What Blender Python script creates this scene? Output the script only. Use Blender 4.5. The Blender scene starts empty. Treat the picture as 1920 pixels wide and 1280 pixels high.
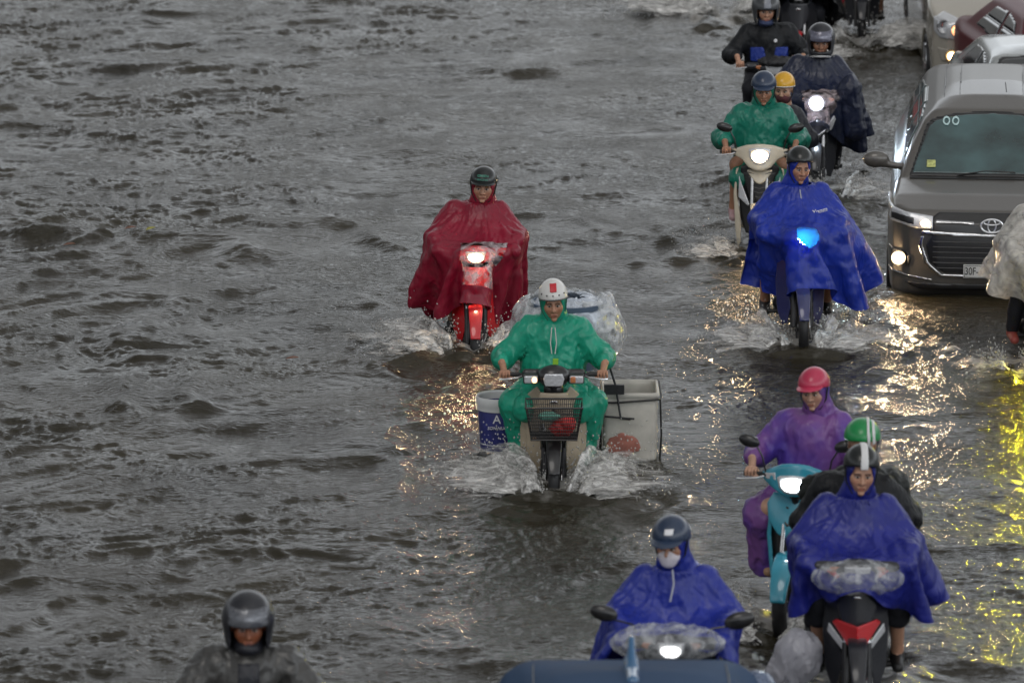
import bpy, math, random, time
import numpy as np
from mathutils import Vector, Matrix, Euler
R = math.radians
random.seed(7)
T0 = time.time()
scene = bpy.context.scene
C = scene.collection

# ------------------------------------------------------------------ camera
PITCH = R(12.0); CAM_H = 8.9; FPX = 9762.0
cam_d = bpy.data.cameras.new('camera'); cam = bpy.data.objects.new('camera', cam_d); C.objects.link(cam)
cam.location = (0, 0, CAM_H); cam.rotation_euler = (math.pi/2 - PITCH, 0, 0)
cam_d.sensor_width = 36.0; cam_d.lens = FPX/1920*36.0
cam_d.clip_start = 0.5; cam_d.clip_end = 2000
cam_d.dof.use_dof = True; cam_d.dof.focus_distance = 41.5; cam_d.dof.aperture_fstop = 3.0
scene.camera = cam
scene.view_settings.view_transform = 'Standard'; scene.view_settings.look = 'None'
scene.view_settings.exposure = 0.0; scene.view_settings.gamma = 1.0

# ------------------------------------------------------------------ world: rain clouds over a weak Nishita sky
SUN_EL, SUN_ROT = R(50), R(200)
w = bpy.data.worlds.new('World'); scene.world = w; w.use_nodes = True
nt = w.node_tree; nt.nodes.clear()
def N(tree, typ, **kw):
    n = tree.nodes.new(typ)
    for k, v in kw.items(): setattr(n, k, v)
    return n
def ramp(tree, pts, interp='LINEAR'):
    n = tree.nodes.new('ShaderNodeValToRGB'); cr = n.color_ramp; cr.interpolation = interp
    while len(cr.elements) < len(pts): cr.elements.new(0.5)
    for e, (p, c) in zip(cr.elements, pts):
        e.position = p; e.color = (c, c, c, 1) if not hasattr(c, '__len__') else (*c, 1)
    return n
out = N(nt, 'ShaderNodeOutputWorld'); bg = N(nt, 'ShaderNodeBackground'); bg.inputs[1].default_value = 0.1
sky = N(nt, 'ShaderNodeTexSky', sky_type='NISHITA', sun_disc=False, sun_elevation=SUN_EL, sun_rotation=SUN_ROT, dust_density=4.0)
tc = N(nt, 'ShaderNodeTexCoord'); sx = N(nt, 'ShaderNodeSeparateXYZ')
nt.links.new(tc.outputs['Generated'], sx.inputs[0])
# overcast brightness by elevation (dark horizon and bright low band shaped for the water's reflections, dimmer overhead), broken by cloud noise
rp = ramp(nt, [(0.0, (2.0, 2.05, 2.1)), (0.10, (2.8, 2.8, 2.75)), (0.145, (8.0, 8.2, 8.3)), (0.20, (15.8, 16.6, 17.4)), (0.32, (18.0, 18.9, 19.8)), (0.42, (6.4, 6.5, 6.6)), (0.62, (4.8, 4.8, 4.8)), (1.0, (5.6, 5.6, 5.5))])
nt.links.new(sx.outputs['Z'], rp.inputs[0])
nz = N(nt, 'ShaderNodeTexNoise'); nz.inputs['Scale'].default_value = 2.6; nz.inputs['Detail'].default_value = 4
nt.links.new(tc.outputs['Generated'], nz.inputs['Vector'])
nr_ = ramp(nt, [(0.3, 0.72), (0.7, 1.2)]); nt.links.new(nz.outputs['Fac'], nr_.inputs[0])
# the left of the sky is darkened so the water reflects darker there
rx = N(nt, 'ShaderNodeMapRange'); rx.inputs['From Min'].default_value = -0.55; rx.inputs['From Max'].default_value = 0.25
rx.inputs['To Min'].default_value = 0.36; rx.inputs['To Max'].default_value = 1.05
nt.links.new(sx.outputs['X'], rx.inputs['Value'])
m1 = N(nt, 'ShaderNodeMix', data_type='RGBA', blend_type='MULTIPLY'); m1.inputs[0].default_value = 1
nt.links.new(rp.outputs[0], m1.inputs[6]); nt.links.new(nr_.outputs[0], m1.inputs[7])
m2 = N(nt, 'ShaderNodeMix', data_type='RGBA', blend_type='MULTIPLY'); m2.inputs[0].default_value = 1
# added brightness in the unseen sky behind the camera, lighting the riders' fronts
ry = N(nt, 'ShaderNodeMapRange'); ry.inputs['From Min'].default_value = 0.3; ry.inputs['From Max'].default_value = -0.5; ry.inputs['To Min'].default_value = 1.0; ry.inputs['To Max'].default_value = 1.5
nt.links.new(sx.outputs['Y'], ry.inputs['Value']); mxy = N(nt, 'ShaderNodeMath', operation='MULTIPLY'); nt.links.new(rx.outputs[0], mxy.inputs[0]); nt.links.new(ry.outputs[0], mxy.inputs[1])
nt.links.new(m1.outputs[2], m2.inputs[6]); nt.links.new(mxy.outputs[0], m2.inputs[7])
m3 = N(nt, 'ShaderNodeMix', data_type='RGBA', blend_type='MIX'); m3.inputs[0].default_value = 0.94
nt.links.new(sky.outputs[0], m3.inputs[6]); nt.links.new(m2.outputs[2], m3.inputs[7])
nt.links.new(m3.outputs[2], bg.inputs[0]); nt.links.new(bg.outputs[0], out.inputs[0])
sd = bpy.data.lights.new('sun', 'SUN'); sd.energy = 0.5; sd.angle = R(25); sd.color = (1, 0.97, 0.93)
so = bpy.data.objects.new('sun', sd); C.objects.link(so)
so.rotation_euler = (math.pi/2 - SUN_EL, 0, math.pi - SUN_ROT)

# ------------------------------------------------------------------ pixel helpers (photo pixels -> real places on the water plane)
def ground(px, py, z=0.0):
    dx = (px-960)/FPX; dz = -(py-640)/FPX
    dy = math.cos(PITCH) + dz*math.sin(PITCH); dzz = -math.sin(PITCH) + dz*math.cos(PITCH)
    t = (z - CAM_H)/dzz
    return Vector((dx*t, dy*t, z))
def ppm(py): return 0.11*(py+1435)          # pixels per metre for something standing at that row
WATER = 0.22                                  # water depth over the road; water surface is z = 0

# ------------------------------------------------------------------ numpy noise
_rng = np.random.RandomState(3)
_perm = np.concatenate([_rng.permutation(256)]*3)
_g = _rng.normal(size=(256, 3)); _g /= np.linalg.norm(_g, axis=1)[:, None]; _g = _g.astype(np.float32)
def noise3(P, s=1.0, off=0.0):
    P = np.asarray(P, np.float32)*s + off
    I = np.floor(P).astype(np.int64); F = P - I; I &= 255
    U = F*F*F*(F*(F*6-15)+10)
    r = 0
    for a in (0, 1):
        wa = U[..., 0] if a else 1-U[..., 0]
        pa = _perm[(I[..., 0]+a) & 255]
        for b in (0, 1):
            wb = U[..., 1] if b else 1-U[..., 1]
            pb = _perm[pa + ((I[..., 1]+b) & 255)]
            for c in (0, 1):
                wc = U[..., 2] if c else 1-U[..., 2]
                g = _g[_perm[pb + ((I[..., 2]+c) & 255)]]
                r = r + wa*wb*wc*(g[..., 0]*(F[..., 0]-a)+g[..., 1]*(F[..., 1]-b)+g[..., 2]*(F[..., 2]-c))
    return r*1.6
def noise2(x, y, s=1.0, off=0.0):
    x, y = np.broadcast_arrays(x, y)
    return noise3(np.stack([x, y, np.full_like(x, 0.37)], -1), s, off)

# ------------------------------------------------------------------ mesh building
def mesh_np(name, V, F, mats=None, smooth=True, midx=None, col=None):
    """F: list of arrays (n,4) / (n,3) or one array"""
    V = np.asarray(V, np.float32)
    Fs = F if isinstance(F, list) else [F]
    Fs = [np.asarray(f, np.int32) for f in Fs if len(f)]
    me = bpy.data.meshes.new(name)
    me.vertices.add(len(V)); me.vertices.foreach_set('co', V.ravel())
    idx = np.concatenate([f.ravel() for f in Fs]) if Fs else np.zeros(0, np.int32)
    tot = np.concatenate([np.full(len(f), f.shape[1], np.int32) for f in Fs])
    st = np.concatenate([[0], np.cumsum(tot)[:-1]]).astype(np.int32)
    me.loops.add(len(idx)); me.loops.foreach_set('vertex_index', idx)
    me.polygons.add(len(tot)); me.polygons.foreach_set('loop_start', st); me.polygons.foreach_set('loop_total', tot)
    if smooth: me.polygons.foreach_set('use_smooth', np.ones(len(tot), bool))
    if mats is not None:
        for m in (mats if isinstance(mats, (list, tuple)) else [mats]): me.materials.append(m)
    if midx is not None: me.polygons.foreach_set('material_index', np.asarray(midx, np.int32))
    me.update(calc_edges=True)
    if col is not None:
        a = me.color_attributes.new('Col', 'FLOAT_COLOR', 'POINT')
        cc = np.ones((len(V), 4), np.float32); cc[:, :3] = col; a.data.foreach_set('color', cc.ravel())
    return me
def link(name, me, parent=None, loc=None, rot=None):
    o = bpy.data.objects.new(name, me); C.objects.link(o)
    if parent is not None: o.parent = parent
    if loc is not None: o.location = loc
    if rot is not None: o.rotation_euler = rot
    return o
def tag(o, label=None, cat=None, group=None, kind=None):
    if label: o['label'] = label
    if cat: o['category'] = cat
    if group: o['group'] = group
    if kind: o['kind'] = kind
    return o
def empty(name, loc, rz=0, label=None, cat=None, group=None):
    o = bpy.data.objects.new(name, None); C.objects.link(o); o.empty_display_size = 0.2
    o.location = loc; o.rotation_euler = (0, 0, rz); return tag(o, label, cat, group)
class MB:
    """collects primitives into one mesh"""
    def __init__(s): s.V = []; s.Q = []; s.T = []; s.n = 0; s.sharp = False
    def add(s, V, Q=(), T=()):
        V = np.asarray(V, float); s.V.append(V)
        if len(Q): s.Q.append(np.asarray(Q)+s.n)
        if len(T): s.T.append(np.asarray(T)+s.n)
        s.n += len(V); return s
    def box(s, c, h, rot=None):
        V = np.array([[x, y, z] for x in (-1, 1) for y in (-1, 1) for z in (-1, 1)], float)*np.array(h)
        if rot is not None: V = V @ np.array(Euler(rot).to_matrix()).T
        return s.add(V+np.array(c), [[0, 1, 3, 2], [4, 6, 7, 5], [0, 4, 5, 1], [2, 3, 7, 6], [0, 2, 6, 4], [1, 5, 7, 3]])
    def tube(s, pts, r, n=8, cap=True):
        pts = np.array(pts, float); m = len(pts); r = np.broadcast_to(np.array(r, float), (m,))
        T = np.gradient(pts, axis=0); T /= np.linalg.norm(T, axis=1)[:, None]+1e-9
        up = np.array([0, 0, 1.0]) if abs(T[0, 2]) < 0.9 else np.array([1.0, 0, 0])
        V = []
        a = np.linspace(0, 2*np.pi, n, endpoint=False)
        u = np.cross(up, T[0]); u /= np.linalg.norm(u)
        for i in range(m):
            u = u - T[i]*np.dot(u, T[i]); u /= np.linalg.norm(u)+1e-9; v = np.cross(T[i], u)
            V.append(pts[i]+r[i]*(np.cos(a)[:, None]*u+np.sin(a)[:, None]*v))
        V = np.concatenate(V); Q = []
        for i in range(m-1):
            for j in range(n):
                k = (j+1) % n; Q.append([i*n+j, i*n+k, (i+1)*n+k, (i+1)*n+j])
        Tt = []
        if cap:
            V = np.concatenate([V, pts[:1], pts[-1:]])
            for j in range(n):
                k = (j+1) % n; Tt.append([m*n, k, j]); Tt.append([m*n+1, (m-1)*n+j, (m-1)*n+k])
        return s.add(V, Q, Tt)
    def lathe(s, prof, c, axis='x', n=32, closed=True):
        """prof: (r, h) pairs revolved about the axis through c"""
        prof = np.array(prof, float); m = len(prof); a = np.linspace(0, 2*np.pi, n, endpoint=False)
        V = np.zeros((m, n, 3)); rr = prof[:, 0][:, None]; hh = prof[:, 1][:, None]*np.ones(n)
        A, B, Cc = {'x': (1, 2, 0), 'y': (0, 2, 1), 'z': (0, 1, 2)}[axis]
        V[..., A] = rr*np.cos(a); V[..., B] = rr*np.sin(a); V[..., Cc] = hh
        Q = []
        for i in range(m if closed else m-1):
            i2 = (i+1) % m
            for j in range(n):
                k = (j+1) % n; Q.append([i*n+j, i*n+k, i2*n+k, i2*n+j])
        return s.add(V.reshape(-1, 3)+np.array(c), Q)
    def ball(s, c, r, n=12):
        r = np.broadcast_to(np.array(r, float), (3,))
        t = np.linspace(0, np.pi, n); p = np.linspace(0, 2*np.pi, 2*n, endpoint=False)
        V = np.stack([np.outer(np.sin(t), np.cos(p)), np.outer(np.sin(t), np.sin(p)), np.outer(np.cos(t), np.ones(2*n))], -1)
        Q = [[i*2*n+j, i*2*n+(j+1) % (2*n), (i+1)*2*n+(j+1) % (2*n), (i+1)*2*n+j] for i in range(n-1) for j in range(2*n)]
        return s.add(V.reshape(-1, 3)*r+np.array(c), Q)
    def mesh(s, name, mat, smooth=True):
        F = []
        if s.Q: F.append(np.concatenate(s.Q))
        if s.T: F.append(np.concatenate(s.T))
        me = mesh_np(name, np.concatenate(s.V), F, mat, smooth)
        return me
    def build(s, name, mat, parent=None, smooth=True, bevel=0.0, seg=2):
        o = link(name, s.mesh(name, mat, smooth), parent)
        if smooth and not bevel:
            o.data.polygons.foreach_set('use_smooth', np.ones(len(o.data.polygons), bool))
            es = o.modifiers.new('e', 'EDGE_SPLIT'); es.split_angle = R(38)
        if bevel:
            b = o.modifiers.new('b', 'BEVEL'); b.width = bevel; b.segments = seg; b.limit_method = 'ANGLE'; b.angle_limit = R(35)
            es = o.modifiers.new('n', 'WEIGHTED_NORMAL')
        return o

# ------------------------------------------------------------------ signed distance modelling
def smin(a, b, k):
    h = np.clip(0.5+0.5*(b-a)/k, 0, 1); return b*(1-h)+a*h - k*h*(1-h)
def smax(a, b, k): return -smin(-a, -b, k)
def cap(a, b, ra, rb=None):
    a = np.array(a, np.float32); b = np.array(b, np.float32); rb = ra if rb is None else rb
    ba = b-a; L = float(ba@ba)+1e-9
    def f(P):
        t = np.clip(((P-a)@ba)/L, 0, 1); D = P-a-t[:, None]*ba
        return np.sqrt((D*D).sum(1)) - (ra+t*(rb-ra))
    f.bb = (np.minimum(a-ra, b-rb), np.maximum(a+ra, b+rb)); return f
def ell(c, r, rot=None):
    c = np.array(c, np.float32); r = np.array(r, np.float32)
    M = None if rot is None else np.array(Euler(rot).to_matrix(), np.float32)
    def f(P):
        Q = P-c
        if M is not None: Q = Q@M
        k0 = np.sqrt(((Q/r)**2).sum(1)); k1 = np.sqrt(((Q/(r*r))**2).sum(1))+1e-9
        return k0*(k0-1)/k1
    m = float(r.max()) if rot is not None else r
    f.bb = (c-m, c+m); return f
def rbox(c, h, r=0.01, rot=None):
    c = np.array(c, np.float32); h = np.array(h, np.float32)
    M = None if rot is None else np.array(Euler(rot).to_matrix(), np.float32)
    def f(P):
        Q = P-c
        if M is not None: Q = Q@M
        q = np.abs(Q)-h+r
        return np.sqrt((np.maximum(q, 0)**2).sum(1))+np.minimum(q.max(1), 0)-r
    m = float(np.linalg.norm(h)) if rot is not None else h
    f.bb = (c-m, c+m); return f
def uni(fs, k=0.02):
    def f(P):
        d = fs[0](P)
        for g in fs[1:]: d = smin(d, g(P), k)
        return d
    f.bb = (np.min([g.bb[0] for g in fs], 0), np.max([g.bb[1] for g in fs], 0)); return f
def sub(f, g, k=0.004):
    h = lambda P: smax(f(P), -g(P), k)
    h.bb = f.bb; return h
def inter(f, g, k=0.004):
    h = lambda P: smax(f(P), g(P), k)
    h.bb = f.bb; return h
def infl(f, r):
    h = lambda P: f(P)-r
    h.bb = (f.bb[0]-r, f.bb[1]+r); return h
def rough(f, amp, s, off=0.0, an=(1, 1, 1)):
    an = np.array(an, np.float32)
    def h(P):
        d = f(P); n = np.zeros(len(P), np.float32); m = np.abs(d) < 0.06
        if m.any():
            Q = P[m]*an
            n[m] = noise3(Q, s, off)+0.5*noise3(Q, s*2.1, off+3)
        return d + amp*n
    h.bb = (f.bb[0]-amp, f.bb[1]+amp); return h
def poly2(pts, axes=(0, 2)):
    """signed distance to a polygon in two coordinates"""
    pts = np.array(pts, np.float32)
    def f(P):
        X = P[:, axes[0]]; Y = P[:, axes[1]]
        d = np.full(len(P), 1e9, np.float32); s = np.ones(len(P), np.float32); n = len(pts)
        for i in range(n):
            a = pts[i]; b = pts[i-1]; ex, ey = b-a; wx = X-a[0]; wy = Y-a[1]
            t = np.clip((wx*ex+wy*ey)/(ex*ex+ey*ey+1e-12), 0, 1)
            bx = wx-ex*t; by = wy-ey*t; d = np.minimum(d, bx*bx+by*by)
            c1 = Y >= a[1]; c2 = Y < b[1]; c3 = ex*wy > ey*wx
            fl = (c1 & c2 & c3) | (~c1 & ~c2 & ~c3); s = np.where(fl, -s, s)
        return s*np.sqrt(d)
    f.pts = pts; f.axes = axes; return f
def surfnet(f, h, pad=None, lo=None, hi=None):
    lo = np.array(f.bb[0] if lo is None else lo, np.float32); hi = np.array(f.bb[1] if hi is None else hi, np.float32)
    lo = lo-2.5*h; hi = hi+2.5*h; B = 4
    n = np.maximum(((hi-lo)/h/B).astype(int)+1, 1)            # blocks
    cx = [lo[i]+(np.arange(n[i])+0.5)*B*h for i in range(3)]
    G = np.stack(np.meshgrid(*cx, indexing='ij'), -1).reshape(-1, 3).astype(np.float32)
    fc = f(G).reshape(n)
    act = np.abs(fc) < B*h*0.95*1.35
    dims = n*B
    Fv = np.repeat(np.repeat(np.repeat(np.where(fc < 0, -1.0, 1.0), B, 0), B, 1), B, 2).astype(np.float32)
    m = np.repeat(np.repeat(np.repeat(act, B, 0), B, 1), B, 2)
    I = np.argwhere(m)
    P = (I*h+lo).astype(np.float32)
    vals = np.empty(len(P), np.float32)
    for s in range(0, len(P), 400000): vals[s:s+400000] = f(P[s:s+400000])
    Fv[I[:, 0], I[:, 1], I[:, 2]] = vals
    ins = Fv < 0
    c = np.zeros(tuple(d-1 for d in dims), np.int8)
    offs = [(a, b, cc) for a in (0, 1) for b in (0, 1) for cc in (0, 1)]
    for a, b, cc in offs: c += ins[a:dims[0]-1+a, b:dims[1]-1+b, cc:dims[2]-1+cc]
    A = np.argwhere((c > 0) & (c < 8))
    if not len(A): return np.zeros((0, 3)), np.zeros((0, 4), int)
    vid = np.full(c.shape, -1, np.int32); vid[A[:, 0], A[:, 1], A[:, 2]] = np.arange(len(A))
    cv = np.stack([Fv[A[:, 0]+a, A[:, 1]+b, A[:, 2]+cc] for a, b, cc in offs], 1)
    S = np.zeros((len(A), 3)); K = np.zeros(len(A))
    oa = np.array(offs, float)
    for i in range(8):
        for j in range(i+1, 8):
            if np.abs(oa[i]-oa[j]).sum() == 1:
                a = cv[:, i]; b = cv[:, j]; mm = (a < 0) != (b < 0)
                t = np.where(mm, a/np.where(mm, a-b, 1), 0)
                S += np.where(mm[:, None], oa[i]+t[:, None]*(oa[j]-oa[i]), 0); K += mm
    V = (A+S/K[:, None])*h+lo
    Q = []
    for ax in range(3):
        sl0 = [slice(1, dims[k]-1) for k in range(3)]; sl1 = list(sl0)
        sl0[ax] = slice(0, dims[ax]-1); sl1[ax] = slice(1, dims[ax])
        a = ins[tuple(sl0)]; b = ins[tuple(sl1)]
        E = np.argwhere(a != b); 
        if not len(E): continue
        off = np.ones(3, int); off[ax] = 0
        flip = a[E[:, 0], E[:, 1], E[:, 2]]
        E = E+off
        u, v = [(1, 2), (2, 0), (0, 1)][ax]
        du = np.zeros(3, int); du[u] = 1; dv = np.zeros(3, int); dv[v] = 1
        q = [vid[tuple((E-x).T)] for x in (du+dv, dv, 0*du, du)]
        q = np.stack(q, 1); q = np.where(flip[:, None], q, q[:, ::-1])
        Q.append(q)
    Q = np.concatenate(Q); Q = Q[(Q >= 0).all(1)]
    return V, Q
def relax(V, Q, it=1, lam=0.5):
    E = np.concatenate([Q[:, [0, 1]], Q[:, [1, 2]], Q[:, [2, 3]], Q[:, [3, 0]]])
    n = len(V); k = np.bincount(E[:, 0], minlength=n)+np.bincount(E[:, 1], minlength=n)
    for _ in range(it):
        A = np.stack([np.bincount(E[:, 0], V[E[:, 1], a], n)+np.bincount(E[:, 1], V[E[:, 0], a], n) for a in range(3)], 1)
        V = V*(1-lam)+lam*A/np.maximum(k, 1)[:, None]
    return V
_cache = {}
def sdf_mesh(name, f, h, mat, key=None, it=1, **kw):
    if key is not None and key in _cache:
        V, Q = _cache[key]
    else:
        V, Q = surfnet(f, h, **kw)
        if len(V) and it: V = relax(V, Q, it)
        if key is not None: _cache[key] = (V, Q)
    return mesh_np(name, V, Q, mat)
def sdf_obj(name, f, h, mat, parent=None, it=1, key=None, **kw):
    return link(name, sdf_mesh(name, f, h, mat, key, it, **kw), parent)
def plate(poly, y, t=0.006, axes=(0, 2), rnd=0.004):
    """slab following y = fn(x, z), cut to the polygon"""
    pl = poly2(poly, axes); a, c = axes; b = 3-a-c
    yf = y if callable(y) else (lambda u, v: y+0*u)
    def f(P):
        d = pl(P); s = np.abs(P[:, b]-yf(P[:, a], P[:, c]))*0.9-t
        return smax(d, s, rnd)
    pts = pl.pts; lo = np.zeros(3); hi = np.zeros(3)
    lo[a], lo[c] = pts.min(0); hi[a], hi[c] = pts.max(0)
    uu, vv = np.meshgrid(np.linspace(lo[a], hi[a], 9), np.linspace(lo[c], hi[c], 9)); yy = yf(uu, vv)
    lo[b] = yy.min()-t*1.5; hi[b] = yy.max()+t*1.5
    f.bb = (lo, hi); return f
def patch(body, poly, lo, hi, off=0.0, t=0.006, axes=(0, 2)):
    """a piece of the body's skin inside a projected polygon, standing proud by off"""
    pl = poly2(poly, axes)
    f = lambda P: smax(pl(P), np.abs(body(P)-off)-t, 0.003)
    f.bb = (np.array(lo, float), np.array(hi, float)); return f
def mirror(pts): return [(-x, z) for x, z in pts][::-1]

# ------------------------------------------------------------------ materials
MATS = {}
def mat(name, color, rough_=0.4, metal=0.0, coat=0.0, var=0.0, vs=8.0, bump=0.0, bs=40.0, emit=None, es=0.0,
        trans=0.0, alpha=1.0, spec=0.5, ior=1.45, attr=False, transl=0.0, wet=False, fold=False):
    if name in MATS: return MATS[name]
    m = bpy.data.materials.new(name); m.use_nodes = True; t = m.node_tree; L = t.links.new
    p = t.nodes['Principled BSDF']; o = t.nodes['Material Output']
    p.inputs['Base Color'].default_value = (*color, 1); p.inputs['Roughness'].default_value = rough_
    p.inputs['Metallic'].default_value = metal; p.inputs['Coat Weight'].default_value = coat; p.inputs['Coat Roughness'].default_value = 0.08
    p.inputs['IOR'].default_value = ior; p.inputs['Transmission Weight'].default_value = trans; p.inputs['Alpha'].default_value = alpha
    p.inputs['Specular IOR Level'].default_value = spec
    tc = N(t, 'ShaderNodeTexCoord')
    src = None
    if attr:
        a = N(t, 'ShaderNodeVertexColor', layer_name='Col'); src = a.outputs[0]; L(src, p.inputs['Base Color'])
    if var:
        n = N(t, 'ShaderNodeTexNoise'); n.inputs['Scale'].default_value = vs; n.inputs['Detail'].default_value = 5; L(tc.outputs['Object'], n.inputs['Vector'])
        r_ = ramp(t, [(0.3, 1-var), (0.7, 1+var)]); L(n.outputs['Fac'], r_.inputs[0])
        mx = N(t, 'ShaderNodeMix', data_type='RGBA', blend_type='MULTIPLY'); mx.inputs[0].default_value = 1
        mx.inputs[6].default_value = (*color, 1)
        if src: L(src, mx.inputs[6])
        L(r_.outputs[0], mx.inputs[7]); L(mx.outputs[2], p.inputs['Base Color'])
    nrm = None
    if bump:
        n = N(t, 'ShaderNodeTexNoise'); n.inputs['Scale'].default_value = bs; n.inputs['Detail'].default_value = 4
        if fold:
            mp = N(t, 'ShaderNodeMapping'); mp.inputs['Scale'].default_value = (1.2, 1.2, .5); L(tc.outputs['Object'], mp.inputs[0]); L(mp.outputs[0], n.inputs['Vector']); n.noise_type = 'RIDGED_MULTIFRACTAL'; n.inputs['Distortion'].default_value = .7; n.inputs['Detail'].default_value = 2.5
        else: L(tc.outputs['Object'], n.inputs['Vector'])
        b = N(t, 'ShaderNodeBump'); b.inputs['Strength'].default_value = 1.0; b.inputs['Distance'].default_value = bump
        L(n.outputs['Fac'], b.inputs['Height']); L(b.outputs[0], p.inputs['Normal']); nrm = b
    if wet:   # rain drops: small beads
        v = N(t, 'ShaderNodeTexVoronoi'); v.inputs['Scale'].default_value = 70; L(tc.outputs['Object'], v.inputs['Vector'])
        rr = ramp(t, [(0.0, 1.0), (0.22, 0.0)]); L(v.outputs['Distance'], rr.inputs[0])
        b = N(t, 'ShaderNodeBump'); b.inputs['Strength'].default_value = 0.8; b.inputs['Distance'].default_value = 0.002
        L(rr.outputs[0], b.inputs['Height'])
        if nrm: L(nrm.outputs[0], b.inputs['Normal'])
        L(b.outputs[0], p.inputs['Normal'])
    if emit is not None:
        p.inputs['Emission Color'].default_value = (*emit, 1); p.inputs['Emission Strength'].default_value = es
    if transl:
        tr = N(t, 'ShaderNodeBsdfTranslucent'); tr.inputs[0].default_value = (*[min(1, c*1.6+0.01) for c in color], 1)
        ms = N(t, 'ShaderNodeMixShader'); ms.inputs[0].default_value = transl
        if nrm: L(nrm.outputs[0], tr.inputs['Normal'])
        L(p.outputs[0], ms.inputs[1]); L(tr.outputs[0], ms.inputs[2]); L(ms.outputs[0], o.inputs[0])
    MATS[name] = m; return m
# ------------------------------------------------------------------ the flooded road
# every vehicle that pushes water: (px, py of the front wheel at the water, size)
WAKES = [(890, 660, 1.1), (1037, 912, 1.25), (1497, 648, 1.0), (1398, 478, 0.8), (1530, 365, 0.9), (1437, 300, 0.7),
         (1500, 108, 0.9), (1607, 84, 1.2), (1452, 1165, 0.9), (1600, 1320, 0.8), (1250, 1435, 0.7), (1905, 695, 0.8), (1340, 45, 0.9)]
WK = [(ground(a, b), s) for a, b, s in WAKES]
def wake_fields(X, Y):
    """height and foam left by the wheels; everything moves towards the camera (-Y), wakes trail to +Y"""
    H = np.zeros_like(X); Fm = np.zeros_like(X)
    for c, s in WK:
        dx = X-c.x; dy = Y-c.y
        m = (np.abs(dx) < 3) & (dy > -1.6) & (dy < 6)
        x = dx[m]; y = dy[m]
        wob = noise2(x+c.x, y+c.y, 2.2)*0.22
        ax = np.abs(x)
        arm = 0.12+0.42*np.clip(y+0.1, 0, 9)**0.85
        d = ax+wob-arm
        fall = np.exp(-np.clip(y, 0, 9)/1.6)*(y > -0.5)
        h = 0.07*s*np.exp(-(d/0.16)**2)*fall - 0.035*s*np.exp(-(d+0.35)**2/0.06)*fall
        rr = np.sqrt(x*x+(y*0.8)**2)
        h += 0.018*s*np.exp(-((rr-0.3-0.9*wob)/0.16)**2)*np.exp(-np.clip(-y, 0, 3)/0.4)*(y < 0.5)
        # bow rings ahead
        h += 0.018*s*np.sin((rr+wob)*13)*np.exp(-((rr-0.8)/0.45)**2)
        H[m] += h
        fo = np.exp(-((d+0.08)/(0.16+0.1*np.clip(y, 0, 5)))**2)*np.exp(-np.clip(y, 0, 9)/1.1)*(y > -0.35)
        fo += 0.9*np.exp(-(x/0.5)**2-((y-0.1)/0.45)**2)
        fo += 0.45*np.exp(-(x/(0.25+0.1*np.clip(y, 0, 5)))**2)*np.exp(-np.clip(y, 0, 9)/2.2)*(y > 0)
        Fm[m] += s*fo
    return H, Fm
def wave_height(X, Y):
    wx = X+0.35*noise2(X, Y, 0.8, 5.0)+0.12*noise2(X, Y, 2.3, 15.0)
    wy = Y+0.35*noise2(X, Y, 0.8, 9.0)+0.12*noise2(X, Y, 2.3, 19.0)
    # swell running from upper left to lower right of the street
    u = wx*0.75+wy*0.45; v = -wx*0.5+wy*0.9
    rid = lambda n: 1-np.abs(n)*2
    env = 0.75+0.5*noise2(X, Y, 0.35, 31.0)
    left = np.clip(1.0-(X+1.0)*0.13, 0.7, 1.35)
    calm = np.clip(.65+1.6*noise2(X, Y, 0.45, 61.0), .2, 1.0)
    h = 0.034*noise2(u*0.7, v*1.0, 1.0, 1.0)
    h += 0.028*env*left*rid(noise2(u*0.6, v, 1.9, 41.0))
    h += 0.022*env*left*noise2(u*0.7, v*1.1, 3.9, 7.0)
    h += 0.0125*(.4+.6*calm)*left*rid(noise2(wx*0.75, wy, 7.5, 11.0))
    h += 0.0068*calm*left*noise2(wx*0.8, wy, 14.0, 2.0)
    h += 0.0028*calm*rid(noise2(wx*0.8, wy, 26.0, 8.0))
    h = h*1.14
    # long low wash lines left by earlier traffic
    for pts, amp, wd in WASH:
        d = np.full(X.shape, 9.0)
        for a, b in zip(pts[:-1], pts[1:]):
            ex, ey = b[0]-a[0], b[1]-a[1]; t = np.clip(((wx-a[0])*ex+(wy-a[1])*ey)/(ex*ex+ey*ey), 0, 1); d = np.minimum(d, np.hypot(wx-a[0]-ex*t, (wy-a[1]-ey*t)))
        h = h+.7*amp*np.exp(-(d/wd)**2)*(1+.8*noise2(wx, wy, 1.7, 77.0))
    return h
WASH = [([ground(*q) for q in pts], a, w_) for pts, a, w_ in (
    ([(60, 440), (230, 450), (380, 455), (480, 480)], .085, .22), ([(380, 395), (520, 420), (640, 430), (740, 470)], .07, .16), ([(0, 700), (180, 720), (300, 790)], .06, .22),
    ([(250, 620), (340, 700), (400, 760)], .06, .18), ([(940, 135), (1060, 140)], .06, .25), ([(1060, 420), (1200, 440), (1340, 470)], .05, .12), ([(0, 240), (120, 240), (240, 262)], .05, .2),
    ([(0, 1060), (120, 1100), (260, 1180)], .045, .2), ([(1600, 980), (1750, 1020), (1900, 1030)], .05, .14), ([(560, 560), (700, 640), (760, 690)], .04, .14))]
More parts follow.
